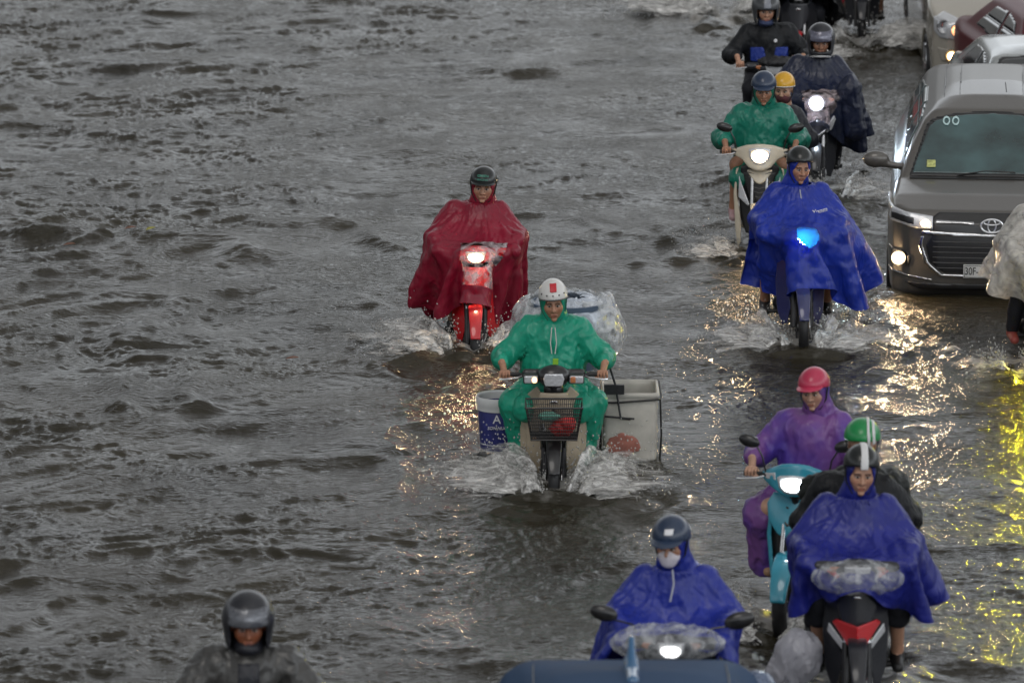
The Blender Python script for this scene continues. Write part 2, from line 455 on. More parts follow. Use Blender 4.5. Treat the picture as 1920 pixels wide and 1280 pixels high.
def build_water():
    yd = [26.0]
    while yd[-1] < 67: yd.append(yd[-1]+0.00078*yd[-1])
    ys = np.concatenate([[-150, -60, 0, 10, 18, 22, 24.5], yd, [70, 76, 90, 120, 180, 300, 600, 1200]])
    un = np.linspace(-1, 1, 900)
    us = np.concatenate([[-150, -40, -14, -6, -3, -1.8, -1.3, -1.1], un, [1.1, 1.3, 1.8, 3, 6, 14, 40, 150]])
    hw = np.clip(ys, 20, 80)*0.1*1.12+0.25
    X = us[None, :]*hw[:, None]; Y = np.repeat(ys[:, None], len(us), 1)
    fade = np.clip(1.0-(np.abs(us)-1.1)/2, 0.0, 1)[None, :]*np.ones_like(Y)
    fade *= np.clip((Y-15)/8, 0, 1)*np.clip((85-Y)/15, 0, 1)
    H = wave_height(X, Y)*fade
    Hw, Fm = wake_fields(X, Y); H = H+Hw
    Fm = Fm*np.clip(0.55+1.1*noise2(X, Y, 5.0, 3.0)+0.7*noise2(X, Y, 14.0, 4.0), 0, 2)
    H = H+0.012*np.clip(Fm, 0, 1.5)*noise2(X, Y, 11.0, 6.0)
    V = np.stack([X, Y, H], -1).reshape(-1, 3)
    n, m = X.shape
    i = np.arange(n-1)[:, None]*m+np.arange(m-1)[None, :]; i = i.ravel()
    Q = np.stack([i, i+1, i+m+1, i+m], 1)
    col = np.zeros((n*m, 3), np.float32); col[:, 0] = np.clip(Fm, 0, 1).ravel()
    wm = bpy.data.materials.new('flood_water'); wm.use_nodes = True; t = wm.node_tree; L = t.links.new
    p = t.nodes['Principled BSDF']
    tc = N(t, 'ShaderNodeTexCoord'); at = N(t, 'ShaderNodeVertexColor', layer_name='Col'); sp = N(t, 'ShaderNodeSeparateColor'); L(at.outputs[0], sp.inputs[0])
    # silt colour, slow patches
    n1 = N(t, 'ShaderNodeTexNoise'); n1.inputs['Scale'].default_value = 0.8; n1.inputs['Detail'].default_value = 3; L(tc.outputs['Object'], n1.inputs['Vector'])
    c1 = ramp(t, [(0.3, (0.017, 0.0148, 0.009)), (0.7, (0.031, 0.0265, 0.0165))]); L(n1.outputs['Fac'], c1.inputs[0])
    # foam breakup
    mp = N(t, 'ShaderNodeMapping'); mp.inputs['Scale'].default_value = (0.5, 1, 1); L(tc.outputs['Object'], mp.inputs[0])
    n2 = N(t, 'ShaderNodeTexNoise'); n2.inputs['Scale'].default_value = 16; n2.inputs['Detail'].default_value = 8; n2.inputs['Roughness'].default_value = 0.7; L(mp.outputs[0], n2.inputs['Vector'])
    ad = N(t, 'ShaderNodeMath', operation='ADD'); L(sp.outputs[0], ad.inputs[0]); L(n2.outputs['Fac'], ad.inputs[1])
    mr = N(t, 'ShaderNodeMapRange'); mr.inputs['From Min'].default_value = 0.68; mr.inputs['From Max'].default_value = 1.35; mr.inputs['To Max'].default_value = 0.6; L(ad.outputs[0], mr.inputs['Value'])
    mx = N(t, 'ShaderNodeMix', data_type='RGBA'); L(mr.outputs[0], mx.inputs[0]); L(c1.outputs[0], mx.inputs[6]); mx.inputs[7].default_value = (0.40, 0.39, 0.37, 1)
    L(mx.outputs[2], p.inputs['Base Color'])
    rr = N(t, 'ShaderNodeMapRange'); rr.inputs['To Min'].default_value = 0.06; rr.inputs['To Max'].default_value = 0.5; L(mr.outputs[0], rr.inputs['Value']); L(rr.outputs[0], p.inputs['Roughness'])
    p.inputs['IOR'].default_value = 1.34
    # ripples and rain rings too small for the mesh
    n3 = N(t, 'ShaderNodeTexNoise'); n3.inputs['Scale'].default_value = 24; n3.inputs['Detail'].default_value = 5; n3.inputs['Roughness'].default_value = 0.55; n3.inputs['Distortion'].default_value = 0.6; L(mp.outputs[0], n3.inputs['Vector'])
    n4 = N(t, 'ShaderNodeTexNoise'); n4.inputs['Scale'].default_value = 1.1; n4.inputs['Detail'].default_value = 2; L(tc.outputs['Object'], n4.inputs['Vector'])
    k4 = ramp(t, [(0.34, 0.35), (0.60, 1.0)]); L(n4.outputs['Fac'], k4.inputs[0])
    mu = N(t, 'ShaderNodeMath', operation='MULTIPLY'); L(n3.outputs['Fac'], mu.inputs[0]); L(k4.outputs[0], mu.inputs[1])
    b = N(t, 'ShaderNodeBump'); b.inputs['Strength'].default_value = 1.0; b.inputs['Distance'].default_value = 0.021
    L(mu.outputs[0], b.inputs['Height']); L(b.outputs[0], p.inputs['Normal'])
    me = mesh_np('water', V, Q, wm, True, col=col)
    tag(link('water', me), kind='structure')
build_water()
mb = MB(); mb.box((0, 400, -WATER-0.1), (400, 700, 0.1))
tag(mb.build('road', mat('wet_asphalt', (0.05, 0.05, 0.05), 0.7, var=0.3, vs=20), smooth=False), kind='structure')
print('water', time.time()-T0)
# ------------------------------------------------------------------ materials of people and vehicles
def tyre_m(): return mat('tyre_rubber', (0.012, 0.012, 0.013), 0.45, bump=0.001, bs=90)
def blackp(): return mat('black_plastic', (0.014, 0.014, 0.015), 0.32, coat=0.3, var=0.25, vs=12)
def darkp(): return mat('dark_metal', (0.03, 0.03, 0.032), 0.4, metal=0.5, var=0.3, vs=25)
def chrome(): return mat('bright_metal', (0.55, 0.55, 0.56), 0.16, metal=1.0, var=0.15, vs=30)
def lensm(): return mat('clear_lens', (0.55, 0.56, 0.58), 0.12, metal=0.35, coat=1.0, bump=0.004, bs=70)
def amber(): return mat('amber_lens', (0.45, 0.16, 0.06), 0.15, coat=1.0)
def glasslamp(name, col, s):
    if name in MATS: return MATS[name]
    m = mat(name, (.8, .8, .8), .2, emit=col, es=s); t = m.node_tree; p = t.nodes['Principled BSDF']     # hot centre, dimmer rim of the reflector bowl
    tc = N(t, 'ShaderNodeTexCoord'); mp = N(t, 'ShaderNodeMapping'); mp.inputs['Location'].default_value = (-.5, 0, -.5); mp.inputs['Scale'].default_value = (1, 0, 1)
    t.links.new(tc.outputs['Generated'], mp.inputs[0]); ln = N(t, 'ShaderNodeVectorMath', operation='LENGTH'); t.links.new(mp.outputs[0], ln.inputs[0])
    r_ = N(t, 'ShaderNodeMapRange'); r_.inputs['From Min'].default_value = .52; r_.inputs['From Max'].default_value = .08
    t.links.new(ln.outputs['Value'], r_.inputs['Value']); pw = N(t, 'ShaderNodeMath', operation='POWER'); t.links.new(r_.outputs[0], pw.inputs[0]); pw.inputs[1].default_value = 2.0 if s > 20 else 1.0
    ma = N(t, 'ShaderNodeMath', operation='MULTIPLY_ADD'); t.links.new(pw.outputs[0], ma.inputs[0]); ma.inputs[1].default_value = s*3; ma.inputs[2].default_value = min(.7, s*.1); t.links.new(ma.outputs[0], p.inputs['Emission Strength'])
    p.inputs['Base Color'].default_value = (.3, .3, .3, 1); return m
def two_tone(m, c2, s=2.5):
    t = m.node_tree; p = t.nodes['Principled BSDF']; c1 = tuple(p.inputs['Base Color'].default_value)[:3]; tc = N(t, 'ShaderNodeTexCoord'); n = N(t, 'ShaderNodeTexNoise'); n.inputs['Scale'].default_value = s
    t.links.new(tc.outputs['Object'], n.inputs['Vector']); r_ = ramp(t, [(.4, c1), (.58, c2)]); t.links.new(n.outputs['Fac'], r_.inputs[0]); t.links.new(r_.outputs[0], p.inputs['Base Color'])
    for x in t.nodes:
        if x.type == 'BSDF_TRANSLUCENT': t.links.new(r_.outputs[0], x.inputs[0])
    return m
def paint(name, col, var=0.08): return mat(name, col, 0.3, coat=(.35 if 'helmet' in name or sum(col) < .1 else .8), spec=.4, var=var, vs=9, bump=0.0006, bs=30, wet=True)
def cloth(name, col, tr=0.25, ro=0.4, **k): return mat(name, col, ro, coat=0.1, var=0.2, vs=5, bump=0.011, bs=15, transl=tr, fold=True, **k)
skin = mat('skin', (0.3, 0.17, 0.11), 0.42, attr=True, var=0.1, vs=30, bump=0.0006, bs=200)
shoe_black = mat('black_rubber', (0.012, 0.012, 0.012), 0.5)

# ------------------------------------------------------------------ head (face towards -Y), origin at its centre
def head_sdf(child=False):
    cr = uni([ell((0, .014, .024), (.077, .097, .096)), ell((0, -.026, -.052), (.057, .062, .064)),
              ell((.04, -.056, -.022), (.027, .026, .03)), ell((-.04, -.056, -.022), (.027, .026, .03))], .03)
    f = uni([cr, cap((-.04, -.077, .02), (.04, -.077, .02), .011)], .016)
    for s in (-1, 1): f = sub(f, ell((s*.031, -.101, .002), (.019, .022, .012)), .014)
    f = uni([f, ell((.031, -.074, .0), (.0145, .0145, .0115)), ell((-.031, -.074, .0), (.0145, .0145, .0115))], .003)
    nose = uni([cap((0, -.086, .012), (0, -.106, -.03), .0075, .0125), ell((.0125, -.094, -.034), (.009, .01, .008)), ell((-.0125, -.094, -.034), (.009, .01, .008))], .006)
    f = uni([f, nose], .009)
    lips = uni([cap((-.02, -.085, -.066), (.02, -.085, -.066), .0062), cap((-.014, -.087, -.075), (.014, -.087, -.075), .0068)], .002)
    f = uni([f, lips], .005)
    f = sub(f, cap((-.021, -.0945, -.0703), (.021, -.0945, -.0703), .0026), .003)
    f = uni([f, ell((0, -.077, -.101), (.02, .016, .015)), cap((0, .03, -.06), (0, .055, -.2), .056, .06)], .014)
    ears = uni([ell((.079, .014, -.01), (.009, .02, .031)), ell((-.079, .014, -.01), (.009, .02, .031))], .005)
    f = uni([f, ears], .006)
    f.bb = (np.array([-.1, -.125, -.22]), np.array([.1, .125, .13])); return f
def head_mesh():
    if 'head' not in _cache:
        V, Q = surfnet(head_sdf(), .0036); _cache['head'] = (relax(V, Q, 1, .3), Q)
    return _cache['head']
def head_col(V, tone):
    x, y, z = V.T; ax = np.abs(x)
    col = np.ones((len(V), 3))*np.array(tone)
    front = y < -.03
    def mixc(m, c, k=1.0):
        m = np.clip(m, 0, 1)[:, None]*k; col[:] = col*(1-m)+np.array(c)*m
    st = lambda a, b, v: np.clip((v-a)/(b-a), 0, 1)
    mixc(np.exp(-((ax-.045)/.02)**2-((z+.035)/.02)**2)*front, np.array(tone)*np.array([1.15, .8, .75]), .35)      # cheeks
    mixc(((ax < .019) & (z < -.060) & (z > -.081) & (y < -.072)), np.array(tone)*np.array([.8, .48, .45]), .8)          # lips
    mixc(((np.abs(z+.0703) < .002) & (ax < .021) & (y < -.07)), (.03, .012, .01), .9)
    e = ((ax-.031)/.0155)**2+((z-.0005)/.0062)**2
    mixc((e < 1) & front, (.42, .38, .34)); mixc((((ax-.030)/.0062)**2+((z-.0005)/.0064)**2 < 1) & front, (.008, .006, .005))
    mixc((np.abs(z-.0075+((ax-.031)/.02)**2*.004) < .0021) & (ax > .014) & (ax < .049) & front, (.02, .012, .01))      # lash line
    mixc((np.abs(z-.0225+.15*np.abs(ax-.03)) < .0042) & (ax > .012) & (ax < .052) & front, (.015, .011, .01), .85)     # brows
    mixc((np.abs(ax-.0105) < .0035) & (np.abs(z+.0405) < .0025) & (y < -.08), (.03, .012, .01), .8)                     # nostrils
    hair = st(0, .012, z-.052-.5*np.clip(-.03-y, -.2, 0)*0+np.where(y > -.02, .02, 0)) + ((y > .005) & (z > -.05) & (ax < .074)) + ((y > .035) & (z > -.09))
    mixc(hair, (.012, .011, .011))
    return col
# ------------------------------------------------------------------ a hand closed round a bar along x; origin = centre of grip, wrist at +Y/+Z
def hand_sdf(side):
    s = side; fs = []
    palm = uni([ell((0, .028, .016), (.041, .034, .019), (R(-32), 0, 0)), cap((-.028, .004, .026), (.03, .004, .027), .012)], .012)
    for k, (x, r, l) in enumerate([(-.033, .0088, 1.0), (-.0115, .0095, 1.1), (.010, .0092, 1.05), (.031, .008, .88)]):
        x = x*s*-1
        p0 = (x*.95, .002, .027); p1 = (x, -.0255*l, .012); p2 = (x, -.0225*l, -.013); p3 = (x*.98, .001, -.0235)
        fs.append(uni([cap(p0, p1, r*1.06, r), cap(p1, p2, r, r*.94), cap(p2, p3, r*.94, r*.85)], .002))
    th = uni([cap((-s*.036, .022, .008), (-s*.046, -.006, -.012), .0125, .0105), cap((-s*.046, -.006, -.012), (-s*.028, -.026, -.02), .0105, .0088)], .004)
    f = lambda P: np.minimum.reduce([g(P) for g in fs])
    f.bb = (np.array([-.05, -.05, -.04]), np.array([.05, .05, .05]))
    return uni([palm, f, th, cap((s*.008, .05, .03), (s*.02, .12, .075), .024, .027)], .0045)
def hand_mesh(side):
    k = ('hand', side)
    if k not in _cache:
        f = hand_sdf(side); V, Q = surfnet(f, .0034, lo=(-.075, -.06, -.055), hi=(.075, .15, .11)); _cache[k] = (relax(V, Q, 1, .3), Q)
    return _cache[k]
def ik(a, b, l1, l2, bend):
    a = np.array(a, float); b = np.array(b, float); d = b-a; D = np.linalg.norm(d)
    if D > .985*(l1+l2): b = a+d/D*.985*(l1+l2); d = b-a; D = np.linalg.norm(d)
    u = d/D; q = (l1*l1-l2*l2+D*D)/(2*D); h = math.sqrt(max(l1*l1-q*q, 0))
    n = np.array(bend, float); n -= u*np.dot(n, u); n /= np.linalg.norm(n)
    return a+u*q+n*h, b
class Pose:
    """joints of a rider in the frame of the machine (front = -Y, z above the road)"""
    def __init__(s, hip=(0, .24, .84), sh=(0, .11, 1.27), head=(0, .045, 1.485), hands=((-.305, -.325, 1.01), (.305, -.325, 1.01)),
                 feet=((-.2, -.03, .31), (.2, -.03, .31)), kn=.21, yaw=0.0, tilt=0.1, roll=0.0, k=1.0, sw=.175, hk=1.04, fsc=(1, 1, 1)):
        s.hip, s.sh, s.head = map(lambda v: np.array(v, float), (hip, sh, head)); s.hands = hands; s.feet = feet
        s.yaw, s.tilt, s.roll, s.k, s.sw = yaw, tilt, roll, k, sw
        s.M = Matrix.LocRotScale(Vector(head), Euler((tilt, roll, yaw)), Vector((hk*k*fsc[0], hk*k*fsc[1], hk*k*fsc[2])))
        s.arm = []; s.leg = []
        for i, sg in enumerate((-1, 1)):
            S = s.sh+np.array([sg*sw, 0, 0]); W = np.array(hands[i], float)+np.array([sg*.02, .11, .07])
            e, W = ik(S, W, .29*k, .255*k, (sg*.62, .2, -.7)); s.arm.append((S, e, W))
            Hp = s.hip+np.array([sg*.09, 0, 0]); A = np.array(feet[i], float)+np.array([0, .05, .08])
            kk, A = ik(Hp, A, .44*k, .42*k, (sg*kn, -1, .35)); s.leg.append((Hp, kk, A))
    def torso(s, g=1.0):
        h, c = s.hip, s.sh; m = (h+c)/2+np.array([0, .03, 0])
        fs = [ell(h, (.165*g, .13*g, .12*g)), cap(h, m, .13*g, .125*g), cap(m, c-np.array([0, 0, .08]), .128*g, .14*g),
              cap(c+np.array([-s.sw+.03, .0, -.03]), c+np.array([s.sw-.03, .0, -.03]), .075*g, .075*g), cap(c, s.head+np.array([0, .045, -.1]), .075*g, .06*g)]
        return fs
    def arms(s, g=1.0): return [x for S, e, W in s.arm for x in (cap(S, e, .056*g, .044*g), cap(e, W, .044*g, .031*g))]
    def legs(s, g=1.0): return [x for Hp, k, A in s.leg for x in (cap(Hp, k, .088*g, .06*g), cap(k, A, .057*g, .038*g))]
def person(parent_loc, rz, pose, tone, label, group=None, shorts=None, hands=True, bare_feet=False, body_legs=True):
    root_loc = Vector(parent_loc)
    parts = []
    f = uni(pose.torso()+pose.arms()+(pose.legs() if body_legs else []), .03)
    if body_legs:
        fe = [uni([cap(A+np.array([0, .03, -.055]), A+np.array([0, -.13, -.085]), .034, .026), cap(A, A+np.array([0, .02, -.05]), .038, .034)], .02) for _, _, A in pose.leg]
        f = uni([f]+fe, .02)
    V, Q = surfnet(f, .013); parts.append((V, Q, np.ones((len(V), 3))*np.array(tone)))
    V, Q = head_mesh(); c = head_col(V, tone); M = np.array(pose.M)
    parts.append((V@M[:3, :3].T+M[:3, 3], Q, c))
    if hands:
        for i, sg in enumerate((-1, 1)):
            if hands is True or hands == sg:
                V, Q = hand_mesh(sg); parts.append((V+np.array(pose.hands[i]), Q, np.ones((len(V), 3))*np.array(tone)*.95))
    n = 0; Vs = []; Qs = []; Cs = []
    for V, Q, c in parts: Vs.append(V); Qs.append(Q+n); Cs.append(c); n += len(V)
    me = mesh_np('person', np.concatenate(Vs), np.concatenate(Qs), skin, True, col=np.concatenate(Cs))
    o = link('person', me, None, root_loc, (0, 0, rz))
    return tag(o, label, 'person', group)
def sleeves(p, pose, m):
    return sdf_obj('sleeves', crumple(uni(pose.arms(1.3), .03), .01), .012, m, p)
def on_head(o, pose): o.matrix_local = pose.M; return o
def trousers(p, pose, m, length=1.0, g=1.28, name='trousers'):
    fs = [ell(pose.hip, (.18, .15, .13))]
    for Hp, k, A in pose.leg:
        if length <= 1: fs.append(cap(Hp, Hp+(k-Hp)*min(1, length), .088*g, (.088-.028*length)*g))
        else: fs += [cap(Hp, k, .088*g, .06*g), cap(k, k+(A-k)*(length-1), .057*g, (.057-.019*(length-1))*g*1.1)]
    return sdf_obj(name, rough(uni(fs, .03), .006, 14), .012, m, p)
def shoes(p, pose, m, name='shoe', sole=None):
    for _, _, A in pose.leg:
        f = uni([cap(A+np.array([0, .035, -.06]), A+np.array([0, -.12, -.088]), .044, .036), cap(A+np.array([0, .015, -.03]), A+np.array([0, .02, -.06]), .046, .04)], .02)
        lo = A[2]-.118
        f = inter(f, rbox((A[0], A[1], lo+.1), (.2, .3, .1), .005), .006)
        s = sdf_obj(name, f, .007, m, p)
        if sole: mb = MB(); mb.tube([A+np.array([0, y, -.112]) for y in (.06, .0, -.08, -.14)], [.03, .036, .042, .03], 10); so = mb.build('sole', sole, s)
def crumple(f, amp, off=0.0):
    def h(P):
        d = f(P); m = np.abs(d) < .07
        if m.any():
            Q = P[m]; W = Q+.05*np.stack([noise3(Q, 6, off+a*7) for a in range(3)], -1)
            n = (1-2*np.abs(noise3(W*np.array([1.3, 1.3, .6], np.float32), 6, off)))*.6
            n += (1-2*np.abs(noise3(W*np.array([1.3, 1.0, .7], np.float32), 13, off+4)))*.5
            n += (1-2*np.abs(noise3(W, 27, off+8)))*.28
            d = d.copy(); d[m] -= amp*(n-.25)
        return d
    if hasattr(f, 'bb'): h.bb = (f.bb[0]-amp, f.bb[1]+amp)
    return h
def jacket(p, pose, m, name='jacket', fat=1.35, amp=.016, hood=False, h=.011, hem=None, cuff=.05, key=None, hem2=None, seed=0.0):
    fs = pose.torso(1.2 if fat < 1.5 else 1.28)[:4]
    if fat >= 1.5: fs.append(ell(pose.sh+np.array([0, -.02, -.28]), (.23, .17, .27)))
    for S, e, W in pose.arm:
        u = (W-e)/np.linalg.norm(W-e)
        fs += [cap(S-np.array([0, 0, .01]), e, .052*fat+.018, .044*fat+.008), cap(e, W-u*cuff, .044*fat+.008, .036*fat)]
    if hem is not None: fs.append(cap(pose.hip+np.array([0, -.05, .05]), pose.hip+np.array([0, -.2, hem]), .19, .2))
    f = uni(fs, .05)
    if hem2: f = uni([f]+hem2, .04)
    _cache['J'] = crumple(f, amp, seed)
    return sdf_obj(name, crumple(f, amp, seed), h, m, p, it=1)
# ------------------------------------------------------------------ hoods and helmets, in the frame of the head
def hood(p, pose, m, w=.061, hgt=.092, zc=-.012, name='hood', fat=1.0, collar=.17):
    f = uni([ell((0, .022, .012), (.092*fat, .118, .120)), cap((0, .02, -.08), (0, .045, -.15), .084*fat, .1),
             cap((0, .04, -.14), (0, .06, -.25), .10, collar)], .035)
    f = rough(f, .006, 18)
    op = lambda P: np.maximum((np.sqrt(((P[:, 0])/w)**2+((P[:, 2]-zc)/hgt)**2)-1)*w, P[:, 1]+.012)
    f = sub(f, op, .008)
    f.bb = (np.array([-.2, -.16, -.36]), np.array([.2, .24, .15]))
    return on_head(sdf_obj(name, f, .0075, m, p), pose)
HC, HR = (0, .012, .046), (.107, .131, .117)
def helmet_half(p, pose, m, peak=True, peakm=None, strap=None, wide=1.0, name='helmet', trim=None, key='half', tilt=.3, peak_len=.075):
    def f(P):
        d = ell(HC, (HR[0]*wide, HR[1], HR[2]))(P)
        d = smax(d, -(d+.02), .004)
        cut = (.03-tilt*P[:, 1])*.9-P[:, 2]*.9
        return smax(d, cut, .006)
    f.bb = (np.array([-.14, -.16, -.04]), np.array([.14, .18, .18]))
    o = on_head(sdf_obj(name, f, .0058, m, p, key=(key, wide, tilt)), pose)
    if peak:
        def g(P):
            x, y, z = P.T
            zz = .066 + .14*(y+.115) - 2.6*x*x
            d = np.abs(z-zz)-.0035
            e = np.sqrt((x/.093)**2+((y+.06)/(.068+peak_len))**2)-1
            return np.maximum(np.maximum(d, e*.08), y+.06)
        g.bb = (np.array([-.11, -.16-peak_len, .0]), np.array([.11, -.07, .09]))
        sdf_obj('peak', g, .005, peakm or m, o, key=('peak', peak_len))
    if trim is not None:
        mb = MB(); a = np.linspace(0, 2*np.pi, 41)
        mb.tube([(.104*wide*math.sin(t), .012-.128*math.cos(t), .034-tilt*(.012-.128*math.cos(t))) for t in a], .0055, 6, False); mb.build('trim', trim, o)
    mb = MB(); st = strap or shoe_black
    for s in (-1, 1): mb.tube([(s*.1, .0, .03), (s*.088, -.02, -.05), (s*.05, -.05, -.11), (0, -.062, -.125)], .0055, 6)
    mb.build('strap', st, o); return o
def helmet_full(p, pose, m, chin=True, trim=None, visor=None, shield=True, strap=True):
    def f(P):
        d = smin(ell((0, .012, .03), (.134, .158, .142))(P), ell((0, -.02, -.07), (.115, .14, .09))(P), .04)
        d = smax(d, -(d+.024), .004)
        d = smax(d, -(P[:, 2]+.135), .01)
        x, y, z = P.T
        lo_ = -.055 if chin else -.3
        op = np.maximum(np.maximum(np.abs(x)-.088, np.abs(z-(.03+lo_)/2)-(.03-lo_)/2), y+.0)
        d = smax(d, -op, .012)
        return smax(d, -ell((0, .02, -.13), (.085, .1, .08))(P), .006)
    f.bb = (np.array([-.15, -.18, -.16]), np.array([.15, .18, .18]))
    o = on_head(sdf_obj('helmet', f, .0066, m, p, key=('full', chin)), pose)
    if visor is not None:      # visor pushed up over the brow
        def g(P):
            x, y, z = P.T
            d = np.abs(ell((0, .008, .034), (.141, .166, .148))(P))-.0035
            return np.maximum(np.maximum(d, np.abs(z-.085)-.045), np.maximum(y+.03, np.abs(x)-.1))
        g.bb = (np.array([-.12, -.18, .03]), np.array([.12, -.02, .14]))
        sdf_obj('visor', g, .005, visor, o, key='visor')
    if trim is not None:
        def g(P):
            x, y, z = P.T
            b = smin(ell((0, .012, .03), (.134, .158, .142))(P), ell((0, -.02, -.07), (.115, .14, .09))(P), .04)
            return np.maximum(np.abs(b-.003)-.004, np.abs(z+.108+.35*(y+.12))-.009)
        g.bb = (np.array([-.15, -.19, -.2]), np.array([.15, .1, -.05]))
        sdf_obj('trim', g, .0045, trim, o, key='fulltrim')
    return o
# ------------------------------------------------------------------ poncho: a cloth sheet draped by position based dynamics
def poncho_sim(neck, front, back, side, coll, steps=165, cone=.8, nth=112, nr=38, slit=None, wind=(0, 1.6, .25), seed=0, corner=.25, nk=(.105, .12),
               margin=.016, zmin=.2, iters=7, shear=.25, flat=True, grav=4.5):
    neck = np.array(neck, float)
    th = np.linspace(0, 2*np.pi, nth, endpoint=False)
    dx = np.sin(th); dy = -np.cos(th)                 # th = 0 -> front (-Y)
    Rf = np.where(dy < 0, front, back)
    rad = 1/((np.abs(dx)/side)**4+(np.abs(dy)/Rf)**4)**.25
    rad = rad*(1-corner*.0)
    r0 = .11; t = np.linspace(0, 1, nr)[:, None]
    rr = r0+(rad[None, :]-r0)*t
    ct = cone; st_ = math.sqrt(1-cone*cone)
    cs = .97 if flat else ct
    P = np.stack([rr*cs*dx, rr*cs*dy, -(rr-r0)*math.sqrt(1-cs*cs)], -1)+neck
    P[:, :, 2] = neck[2]+.03-.10*rr
    P[0, :, 2] = neck[2]+.01; P[1, :, 2] = neck[2]
    P[0, :, 0] = neck[0]+nk[0]*dx; P[0, :, 1] = neck[1]+nk[1]*dy
    rng = np.random.RandomState(seed)
    P[1:] += rng.normal(scale=.004, size=P[1:].shape)
    P0 = P.copy(); X = P.copy(); Vv = np.zeros_like(P); dt = 1/60.
    W = np.ones((nr, nth)); W[0] = 0; W[1] = .0
    cons = []
    def L(A, B): return np.linalg.norm(A-B, axis=-1)
    rest = np.stack([rr*ct*dx, rr*ct*dy, -(rr-r0)*st_], -1)
    # (row offset, col offset, stiffness)
    for dr, dc, k in ((1, 0, 1.0), (0, 1, .9), (1, 1, shear), (1, -1, shear), (2, 0, .1), (0, 2, .1)):
        A = rest[:nr-dr]; B = np.roll(rest[dr:], -dc, 1); ln = L(A, B)
        mask = np.ones_like(ln)
        if slit is not None and dc != 0:
            r_s, cols = slit
            for c in cols:
                j = [(c-q) % nth for q in range(max(dc, 1))] if dc > 0 else [(c+1) % nth]
                mask[int(r_s*nr):, j] = 0
        cons.append((dr, dc, k, ln, mask))
    g = np.array([0, 0, -grav]); wind = np.array(wind)
    E3 = np.eye(3, dtype=np.float32)*.004
    def collide(fr):
        F = Y[2:].reshape(-1, 3); d = coll(F.astype(np.float32)); m = d < margin
        if m.any():
            q = F[m].astype(np.float32); n_ = len(q)
            gg = coll(np.concatenate([q+E3[0], q-E3[0], q+E3[1], q-E3[1], q+E3[2], q-E3[2]])).reshape(3, 2, n_)
            G = (gg[:, 0]-gg[:, 1]).T; G /= np.linalg.norm(G, axis=1)[:, None]+1e-9
            new = q+G*(margin-d[m])[:, None]
            if fr:
                old = X[2:].reshape(-1, 3)[m]; dv = new-old; new = new-(dv-G*(dv*G).sum(1)[:, None])*.5
            F[m] = new; Y[2:] = F.reshape(nr-2, nth, 3)
    for s in range(steps):
        ext = np.zeros_like(X)
        e1 = np.roll(X, -1, 1)-np.roll(X, 1, 1); e2 = np.gradient(X, axis=0); nn = np.cross(e1, e2); nn /= np.linalg.norm(nn, axis=-1)[..., None]+1e-9
        gust = 1+.5*math.sin(s*.11+seed)
        vr = wind*gust-Vv; ext += nn*(nn*vr).sum(-1)[..., None]*1.5
        Vv = (Vv+dt*(g+ext))*.965*W[..., None]
        Y = X+dt*Vv
        for it in range(iters):
            if it in (2, 4): collide(False)
            for dr, dc, k, ln, mask in cons:
                for par in (0, 1):
                    if dc == 0:
                        sl = slice(par*dr, None)
                        idx = [i for i in range(nr-dr) if (i//dr) % 2 == par]
                        i0 = np.array(idx); A = Y[i0]; B = Y[i0+dr]; w0 = W[i0]; w1 = W[i0+dr]; l0 = ln[i0]
                        D = B-A; d = np.sqrt((D*D).sum(-1))+1e-9; cst = (k*(d-l0)/d/(w0+w1+1e-9))[..., None]*D
                        Y[i0] += cst*w0[..., None]; Y[i0+dr] -= cst*w1[..., None]
                    else:
                        a = abs(dc); j = np.array([q for q in range(nth) if (q//a) % 2 == par]); j2 = (j+dc) % nth
                        r = slice(0, nr-dr); r2 = slice(dr, nr)
                        A = Y[r][:, j]; B = Y[r2][:, j2]; w0 = W[r][:, j]; w1 = W[r2][:, j2]; l0 = ln[:, j]
                        D = B-A; d = np.sqrt((D*D).sum(-1))+1e-9; cst = (k*mask[:, j]*(d-l0)/d/(w0+w1+1e-9))[..., None]*D
                        Y[r, j] += cst*w0[..., None] if False else cst*w0[..., None]
                        Y[r2, j2] -= cst*w1[..., None]
        collide(True)
        Y[..., 2] = np.maximum(Y[..., 2], zmin)
        Vv = (Y-X)/dt; sp = np.linalg.norm(Vv, axis=-1)[..., None]; Vv *= np.minimum(1, 2.6/(sp+1e-9)); X = Y
    i = np.arange(nr-1)[:, None]; j = np.arange(nth)[None, :]; j2 = (j+1) % nth
    Q = np.stack([i*nth+j, i*nth+j2, (i+1)*nth+j2, (i+1)*nth+j], -1)
    keep = np.ones(Q.shape[:2], bool)
    if slit is not None:
        for c in slit[1]: keep[int(slit[0]*nr):, c] = False
    uvw = np.stack([np.broadcast_to(t, rr.shape), np.broadcast_to(np.where(th > np.pi, th-2*np.pi, th)[None], rr.shape)], -1)
    return X.reshape(-1, 3), Q[keep], Q, uvw.reshape(-1, 2), rest.reshape(-1, 3)
def subsurf(o, n=1, solid=0.0):
    if solid: s = o.modifiers.new('t', 'SOLIDIFY'); s.thickness = solid; s.offset = 0
    s = o.modifiers.new('s', 'SUBSURF'); s.levels = n; s.render_levels = n
    return o
